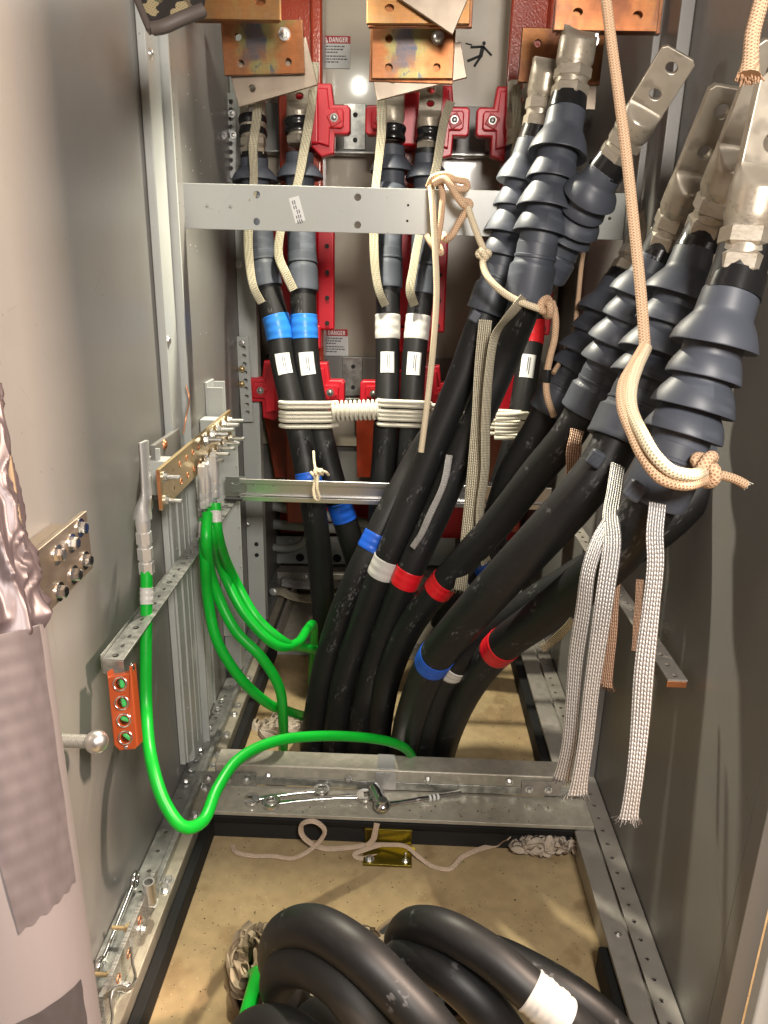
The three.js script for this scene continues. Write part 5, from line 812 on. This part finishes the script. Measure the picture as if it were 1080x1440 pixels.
  part(v, 'inner_loop', ropeG([V(0.2801,0.9192,-0.8968), V(0.2598,0.9032,-0.8542), V(0.2442,0.8844,-0.816), V(0.2374,0.8666,-0.7837), V(0.2397,0.849,-0.7485), V(0.2491,0.8299,-0.7247), V(0.264,0.8175,-0.7179), V(0.2833,0.8123,-0.723), V(0.3063,0.8098,-0.746)], R, 110), M.ropeCream);
  part(v, 'knot', knotG(V(0.3139,0.8109,-0.7571), .013, .0064, V(.9, .3, .3), 2.3, 7), M.ropeTan);
  part(v, 'tail', ropeG([V(0.3228,0.8049,-0.7606), V(0.337,0.8018,-0.7652), V(0.3513,0.7972,-0.7694), V(0.3643,0.791,-0.773)], .005, 30), M.ropeTan); part(v, 'tail_tip', strands(curveOf([V(0.3478,0.7988,-0.7687), V(0.3643,0.791,-0.773)]), .008, .008, 12, .3), M.ropeWhite);
  const e = thing('rope_end', 'frayed tan rope end hanging at the top right corner', 'rope');
  const pts = [V(0.3401,1.2844,-0.86), V(0.3315,1.2513,-0.8489), V(0.3254,1.2248,-0.8401), V(0.3241,1.2018,-0.8325), V(0.3225,1.1866,-0.8275)];
  part(e, 'rope', ropeUv(sweep(curveOf(pts), 60, (f) => circle(.0075 * (1 + .5 * Math.pow(clamp((f - .75) / .25), 2)), 14))), M.ropeTan); part(e, 'frayed_tip', strands(curveOf(pts), .020, .010, 40, .25, .0008), M.ropeTan);
}
// loose braids between the cables
braid(scene, numbered('loose_braid'), [V(0.0844,0.6701,-1.3678), V(0.0753,0.6187,-1.3508), V(0.0507,0.5574,-1.3406), V(0.0358,0.5189,-1.3381), V(0.0203,0.4916,-1.3393)], .013, M.braid, { hint: V(-.5, .2, 1) });
tag(scene.children.at(-1), 'thin tinned braid end lying between the leaning black cables', 'braid');
braid(scene, numbered('loose_braid'), [V(0.2227,0.5782,-0.8679), V(0.213,0.553,-0.8805), V(0.2044,0.5326,-0.8946), V(0.1933,0.5185,-0.9002)], .011, M.braidWarm, { hint: V(-.2, .6, 1) });
tag(scene.children.at(-1), 'short curled braid end beside the hanging silver braids', 'braid');
braid(scene, numbered('loose_braid'), [V(0.2973,0.6248,-0.9589), V(0.2933,0.5688,-0.9404), V(0.2912,0.5128,-0.9221), V(0.287,0.4604,-0.9048)], .016, M.braidCopper, { hint: V(-.3, .1, 1), flare: .3, frayed: true });
tag(scene.children.at(-1), 'copper coloured braid hanging behind the silver braids', 'braid');
braid(scene, numbered('loose_braid'), [V(0.3295,0.6022,-0.9523), V(0.3279,0.5602,-0.9386), V(0.3256,0.5088,-0.9217)], .010, M.braidCopper, { hint: V(-.3, .1, 1) });
tag(scene.children.at(-1), 'short copper coloured braid behind the rightmost silver braid', 'braid');

// ---------- tools and small things on the floor ----------
function openEnd(w, th) { const s = new THREE.Shape(); s.absarc(0, 0, w, .62, Math.PI * 2 - .62, false); s.lineTo(w * .25, -w * .5); s.lineTo(-w * .15, -w * .5); s.lineTo(-w * .15, w * .5); s.lineTo(w * .25, w * .5); s.closePath(); return new THREE.ExtrudeGeometry(s, { depth: th, bevelEnabled: true, bevelThickness: .0006, bevelSize: .0008, bevelSegments: 2 }).rotateX(-Math.PI / 2); }
function ringEnd(r, th) { const s = new THREE.Shape(); s.absarc(0, 0, r, 0, Math.PI * 2, false); const h = new THREE.Path(); for (let i = 0; i <= 12; i++) { const a = -i / 12 * Math.PI * 2, q = r * (i % 2 ? .58 : .66); i ? h.lineTo(q * Math.cos(a), q * Math.sin(a)) : h.moveTo(q, 0); } s.holes.push(h); return new THREE.ExtrudeGeometry(s, { depth: th, bevelEnabled: true, bevelThickness: .001, bevelSize: .001, bevelSegments: 2, curveSegments: 20 }).rotateX(-Math.PI / 2); }
function wrench(label, A, B, k) {
  const w = thing('combination_wrench', label, 'wrench', 'wrenches on the ledge'), L = A.distanceTo(B), d = B.clone().sub(A), turn = Math.atan2(-d.z, d.x), g = new THREE.Group();
  const put = (m) => { m.position.copy(A); m.rotation.y = turn; };
  put(part(w, 'ring_end', ringEnd(.0135 * k, .007), M.chrome)); put(part(w, 'ratchet_ring', new THREE.TorusGeometry(.0098 * k, .0016, 8, 24).rotateX(Math.PI / 2).translate(0, .008, 0), M.zinc));
  put(part(w, 'shaft', sweep(curveOf([V(.010, .0045, 0), V(L * .3, .0055, 0), V(L * .7, .0055, 0), V(L - .010, .004, 0)]), 24, (f) => { const a = .0042 * k * (1 + .5 * Math.pow(Math.abs(2 * f - 1), 3)); return [[.0022, -a * .7], [.0012, -a], [-.0012, -a], [-.0022, -a * .7], [-.0022, a * .7], [-.0012, a], [.0012, a], [.0022, a * .7]]; }, { hint: V(0, 1, 0) }), M.chrome));
  put(part(w, 'open_end', openEnd(.0135 * k, .0055).translate(L, .001, 0), M.chrome));
}
wrench('chrome ratchet wrench lying in front on the ledge', V(-0.2392,0.002,-1.1906), V(-0.0584,0.002,-1.2221), 1.25);
wrench('chrome wrench lying behind the other wrench on ledge', V(-0.1464,0.002,-1.2337), V(-0.2799,0.002,-1.1983), 1.15);
{
  const s = thing('socket_ratchet', 'chrome ratchet with socket lying on the ledge', 'ratchet');
  const h = V(-0.0218,0.018,-1.1803), e = V(0.1326,0.012,-1.234), k = V(-0.0457,0.018,-1.2456);
  part(s, 'head', new THREE.SphereGeometry(.0165, 24, 16).scale(1, .75, 1).translate(h.x, h.y, h.z), M.chrome);
  const dirK = k.clone().sub(h).normalize();
  const soc = part(s, 'socket', creased(new THREE.LatheGeometry([[0, 0], [.0112, 0], [.0122, .003], [.0122, .026], [.0135, .03], [.0135, .052], [.0125, .054], [.0088, .054], [.0088, .04], [0, .04]].map(([x, y]) => new THREE.Vector2(x, y)), 28).toNonIndexed(), .5), M.chrome); soc.position.copy(h); soc.quaternion.setFromUnitVectors(V(0, 1, 0), dirK);
  const cv = curveOf([h, h.clone().lerp(e, .3), h.clone().lerp(e, .7), e]);
  part(s, 'handle', tubeG(cv, (f) => f < .2 ? .0075 - .01 * f : f < .45 ? .0052 : .0062 + .0006 * Math.sin(f * 7), 40, 18), M.chrome);
  for (let i = 0; i < 3; i++) part(s, 'grip_ring', sweep(cv, 4, () => circle(.0068, 18), { t0: .58 + i * .05, t1: .605 + i * .05 }), M.label);
  part(s, 'selector', new THREE.CylinderGeometry(.009, .009, .004, 20).translate(h.x, h.y + .0125, h.z), M.zinc);
}
{
  const y = thing('anchor_bracket', 'yellow zinc plated angle bracket bolted below the ledge', 'bracket');
  const x0 = -.055, x1 = .037; part(y, 'upright_leg', box(x0, x1, -.0655, -.024, -1.1775, -1.1725, .001), M.yellowZinc); part(y, 'foot_leg', box(x0, x1, -.0695, -.0645, -1.172, -1.118, .001), M.yellowZinc); part(y, 'top_edge', box(x0, x1, -.0235, -.0205, -1.178, -1.160, .0008), M.yellowZinc);
  bolt(y, V(x0 + .012, -.0645, -1.13), V(0, 1, 0), 1.2); bolt(y, V(x1 - .012, -.0645, -1.13), V(0, 1, 0), .9, M.zinc, studNut);
  solo('ear_plug', new THREE.CapsuleGeometry(.0042, .006, 6, 14).rotateZ(1.4).translate(.037, -.062, -1.158), M.plasticYellow, 'small bright yellow plug beside the zinc bracket', 'plug');
  const tp = [V(-0.3101,-0.066,-1.1518), V(-0.299,-0.064,-1.1336), V(-0.2733,-0.066,-1.1282), V(-0.2258,-0.066,-1.1291), V(-0.1886,-0.066,-1.1258), V(-0.1632,-0.062,-1.1393), V(-0.137,-0.0401,-1.15), V(-0.1314,-0.0165,-1.15), V(-0.1504,0.0008,-1.15), V(-0.1722,-0.0053,-1.15), V(-0.1752,-0.0287,-1.15), V(-0.159,-0.0497,-1.15), V(-0.1334,-0.065,-1.1534), V(-0.0854,-0.064,-1.1569), V(-0.0444,-0.06,-1.1624), V(-0.0099,-0.056,-1.16), V(0.0244,-0.052,-1.1539), V(0.0518,-0.06,-1.135), V(0.076,-0.066,-1.1214), V(0.1079,-0.066,-1.1162), V(0.1337,-0.064,-1.1457), V(0.1697,-0.064,-1.1679), V(0.2054,-0.062,-1.1809), V(0.2205,-0.0198,-1.15)];
  const w = thing('flat_webbing', 'tan flat cotton webbing curled along the floor', 'webbing');
  part(w, 'ribbon', ribbonG(tp, .0095, .0018, { hint: V(0, 1, .35), n: 160, wob: .12 }), M.webbing);
  part(w, 'branch', ribbonG([V(-0.0236,-0.056,-1.1592), V(-0.0506,-0.06,-1.1509), V(-0.0732,-0.065,-1.1404), V(-0.0618,-0.066,-1.1331), V(-0.0295,-0.066,-1.1403)], .0095, .0018, { hint: V(0, 1, .3), n: 50 }), M.webbing);
  part(w, 'upper_end', ribbonG([V(-0.0496,-0.058,-1.1562), V(-0.0375,-0.0394,-1.155), V(-0.0337,-0.0191,-1.155), V(-0.0313,-0.0024,-1.155)], .011, .0018, { hint: V(0, .5, 1), n: 30 }), M.webbing);
  const rag = thing('cotton_rag', 'crumpled pale rag under the ledge at right', 'rag', 'rags');
  const c1 = V(0.2835,-0.055,-1.1796), c2 = V(0.3393,-0.055,-1.1829); part(rag, 'cloth', crumple(.058, .03, .022, 31).translate(c1.x, c1.y + .008, c1.z + .006), M.clothPale); part(rag, 'corner', crumple(.034, .026, .02, 37).translate(c2.x, c2.y + .006, c2.z + .006), M.clothPale);
  const R = (label, p, w, h, d, s, m) => { const t = thing('cotton_rag', label, 'rag', 'rags'); part(t, 'cloth', crumple(w, h, d, s).translate(p.x, p.y, p.z), m); };
  R('crumpled rag on floor left of the black bundle', V(-0.2728,-0.06,-1.5443), .075, .03, .045, 41, M.clothPale);
  R('tan rag stuffed between the two black bundles', V(-0.0568,-0.045,-1.5602), .034, .07, .04, 43, M.cloth);
  R('tan rag behind the beam below the bundles', V(-0.0765,-0.05,-1.4578), .085, .045, .035, 47, M.cloth);
  R('tan cloth stuffed round the bottom left conduit', V(-0.2196,-0.045,-0.8853), .034, .045, .075, 53, M.cloth);
  R('pale cloth stuffed between the bottom left loops', V(-0.148,-0.03,-0.8132), .055, .045, .05, 59, M.clothPale);
  R('pale cloth at the bottom edge between loops', V(-0.1096,-0.01,-0.7639), .05, .04, .05, 61, M.clothPale);
  R('tan cloth behind the bottom middle loops', V(-0.0296,-0.05,-0.9217), .05, .025, .04, 67, M.cloth);
  for (const [lb, p, rx] of [['cut rim of the floor opening, bottom left', V(-0.1431,-0.068,-0.8861), .105], ['cut rim of the floor opening, bottom middle', V(0.0611,-0.068,-0.9159), .10]]) { const t = thing('conduit_rim', lb, 'conduit rim', 'conduit rims'); part(t, 'rim', new THREE.TorusGeometry(rx, .004, 8, 48).rotateX(Math.PI / 2).translate(p.x, p.y, p.z), M.cardboard); part(t, 'painted_dark_inside', new THREE.CylinderGeometry(rx - .002, rx - .002, .003, 40).translate(p.x, p.y - .0005, p.z), M.black); }  // black discs on the floor paint the shade inside these openings
  for (const [lb, p, rx] of [['dark floor opening under the left black bundle', V(-0.1318,-0.068,-1.4314), .085], ['dark floor opening under the right black bundle', V(0.0474,-0.068,-1.4323), .085]]) { const t = thing('conduit_rim', lb, 'conduit rim', 'conduit rims'); part(t, 'rim', new THREE.TorusGeometry(rx, .004, 8, 48).rotateX(Math.PI / 2).translate(p.x, p.y, p.z), M.cardboard); part(t, 'painted_dark_inside', new THREE.CylinderGeometry(rx - .002, rx - .002, .003, 40).translate(p.x, p.y - .0005, p.z), M.black); }  // here too a black disc stands for the shade in the opening
  const gr = V(-0.3832,-0.066,-1.0833); solo('green_offcut', new THREE.TorusGeometry(.0075, .0016, 8, 24, 4.6).rotateX(Math.PI / 2 + .3).translate(gr.x, gr.y, gr.z), M.green, 'small green cut off ring on the floor at left', 'offcut');
  const gs = V(-0.3915,-0.066,-1.5513); solo('green_offcut', new THREE.TorusGeometry(.009, .0016, 8, 24, 5.2).rotateX(Math.PI / 2 + .2).translate(gs.x, gs.y, gs.z), M.green, 'small green offcut behind the beam at left', 'offcut');
  const dt = thing('duct_tape_patch', 'crinkled silver tape patch on the beam', 'tape');
  plate3(dt, 'face_patch', V(-0.039,0.0434,-1.2462), V(0.0024,0.0437,-1.2462), V(-0.0382,0.0024,-1.2462), .0012, M.silverTape, [], .0003); part(dt, 'top_patch', box(-.036, .0, .0463, .0475, -1.30, -1.252, .0003), M.silverTape);
}
{ // floor litter: many small crumbs, one object
  const g = new THREE.BoxGeometry(1, .6, 1.4), inst = new THREE.InstancedMesh(g, std({ color: Q(.5, .45, .36), roughness: .9 }), 420), m = new THREE.Matrix4(), q = new THREE.Quaternion(), e = new THREE.Euler(); seed = 4242;
  for (let i = 0; i < 420; i++) { const s = rr(.0006, .0022), on = i < 90, x = on ? rr(-.34, .34) : rr(-.33, .33), z = on ? rr(-1.24, -1.175) : rnd() < .5 ? rr(-1.16, -.75) : rr(-1.9, -1.35); e.set(rr(0, 3), rr(0, 3), rr(0, 3)); m.compose(V(x, on ? 0 : -.0695, z), q.setFromEuler(e), V(s, s, s)); inst.setMatrixAt(i, m); const c = rnd(); inst.setColorAt(i, c < .06 ? Q(.01, .4, .04) : c < .38 ? Q(.05, .04, .03) : c < .6 ? Q(.8, .72, .56) : Q(.35, .27, .18)); }
  inst.name = 'floor_grit'; inst.userData = { kind: 'stuff', label: 'fine grit and crumbs scattered on floor and ledge', category: 'grit' }; scene.add(inst);
}
// ---------- taped tube and foil wrap at the left front ----------
{
  const t = thing('taped_tube', 'pale upright tube wrapped in silver duct tape, left foreground', 'tube');
  const top = V(-0.3808,0.6903,-0.562), bot = V(-0.322,0.3615,-0.4561), R = .0695, ax = top.clone().sub(bot), L = ax.length(), mk = frameOf(ax, V(0, 0, 1)), place = (m) => { m.position.copy(bot); m.quaternion.setFromRotationMatrix(mk); return m; };
  place(part(t, 'tube_wall', creased(new THREE.LatheGeometry([[R - .004, -.2], [R, -.2], [R, L], [R - .003, L + .001], [R - .004, L], [R - .004, -.2]].map(([x, y]) => new THREE.Vector2(x, y)), 64).toNonIndexed(), .6), M.tube));
  const patch = (y0, y1, a0, a1, rad, mat, name, jag) => { const n = 40, k = 30, pos = [], uv = [], idx = []; for (let i = 0; i <= n; i++) for (let j = 0; j <= k; j++) { const u = i / n, v = j / k, a00 = a0 + .38 * (1 - v), a = a00 + (a1 - a00) * u, yb = y0 + jag * (u - .3) + .10 * jag * Math.sin(u * 31 + y0 * 40), y = yb + (y1 - yb) * v, rd = rad + .0006 * Math.sin(u * 17 + v * 9) * Math.sin(v * 13 + u * 4); pos.push(rd * Math.sin(a), y, rd * Math.cos(a)); uv.push(u * 1.2, y * 8); } for (let i = 0; i < n; i++) for (let j = 0; j < k; j++) { const A = i * (k + 1) + j; idx.push(A, A + k + 1, A + 1, A + 1, A + k + 1, A + k + 2); } const g = new THREE.BufferGeometry(); g.setAttribute('position', new THREE.Float32BufferAttribute(pos, 3)); g.setAttribute('uv', new THREE.Float32BufferAttribute(uv, 2)); g.setIndex(idx); g.computeVertexNormals(); place(part(t, name, g, mat)); };
  patch(L * .34, L + .0005, .42, 1.66, R + .0012, M.duct, 'duct_tape', .012); patch(L * -.1, L * .14, .62, 1.5, R + .0012, M.ductFlat, 'duct_tape', .004);
  const s = thing('cardboard_sheet', 'curved cardboard edge behind the taped tube', 'cardboard');
  const cardPts = [V(-0.3678,0.8831,-0.6517), V(-0.3573,0.8347,-0.6362), V(-0.3451,0.7742,-0.6167), V(-0.3246,0.6948,-0.586), V(-0.3095,0.6197,-0.5619), V(-0.2901,0.5115,-0.527), V(-0.2636,0.3431,-0.4727)];
  part(s, 'edge', sweep(curveOf(cardPts), 60, () => [[.0016, -.003], [.0016, .003], [-.0016, .003], [-.0016, -.003]], { hint: V(0, 0, 1) }), M.cardboard);
  part(s, 'sheet', sweep(curveOf([V(-0.3256,0.6864,-0.5885), V(-0.3118,0.6168,-0.5661), V(-0.2923,0.5078,-0.531), V(-0.2656,0.3381,-0.4763)].map((p) => p.add(V(-.011, 0, -.004)))), 60, () => [[.001, -.010], [.001, .010], [-.001, .010], [-.001, -.010]], { hint: V(.35, 0, 1) }), M.tube);
  // crumpled wrap gathered above the tube
  const w = thing('plastic_wrap', 'crumpled silver plastic wrap bunched above the tube', 'plastic wrap');
  const n = 140, k = 110, pos = [], uv = [], idx = [], P0 = V(-0.3915,0.8955,-0.6499), P1 = V(-0.3695,0.6853,-0.5607);
  for (let i = 0; i <= n; i++) for (let j = 0; j <= k; j++) { const v = i / n, a = j / k * Math.PI * 2, c = P0.clone().lerp(P1, v), w1 = noise3(V(Math.cos(a) * 1.6, v * 5, Math.sin(a) * 1.6), 21), w2 = noise3(V(Math.cos(a) * 3, v * 11, Math.sin(a) * 3), 44), fold = (1 - 2 * Math.abs(Math.sin(a * 4.5 + v * 2 + 5 * w1))) * .6 + (1 - 2 * Math.abs(Math.sin(a * 9 - v * 6 + 6 * w2))) * .22 + 1.0 * (w2 - .5), rad = .026 + .034 * Math.pow(v, 1.3) * (1.1 - .5 * step(.9, 1, v)) + .0065 * fold * (.4 + v); pos.push(c.x + rad * Math.cos(a), c.y, c.z + rad * Math.sin(a)); uv.push(a, v); }
  for (let i = 0; i < n; i++) for (let j = 0; j < k; j++) { const A = i * (k + 1) + j; idx.push(A, A + 1, A + k + 1, A + 1, A + k + 2, A + k + 1); }
  const g = new THREE.BufferGeometry(); g.setAttribute('position', new THREE.Float32BufferAttribute(pos, 3)); g.setAttribute('uv', new THREE.Float32BufferAttribute(uv, 2)); g.setIndex(idx); g.computeVertexNormals(); part(w, 'wrap', g, M.foil);
}

// ---------- put every thing's origin at its base, switch shadows on ----------
for (const o of [...scene.children]) {
  if (o.isLight || !o.userData.label || o.isInstancedMesh) continue;
  o.updateMatrixWorld(true);
  const b = new THREE.Box3().setFromObject(o), c = V((b.min.x + b.max.x) / 2, b.min.y, (b.min.z + b.max.z) / 2);
  if (o.isGroup) { o.children.forEach((k) => k.position.sub(c)); o.position.copy(c); }
  else { o.geometry.translate(-c.x, -c.y, -c.z); o.position.copy(c); }
}
scene.traverse((o) => { if (o.isMesh) { o.castShadow = true; o.receiveShadow = true; } });
renderer.render(scene, camera);
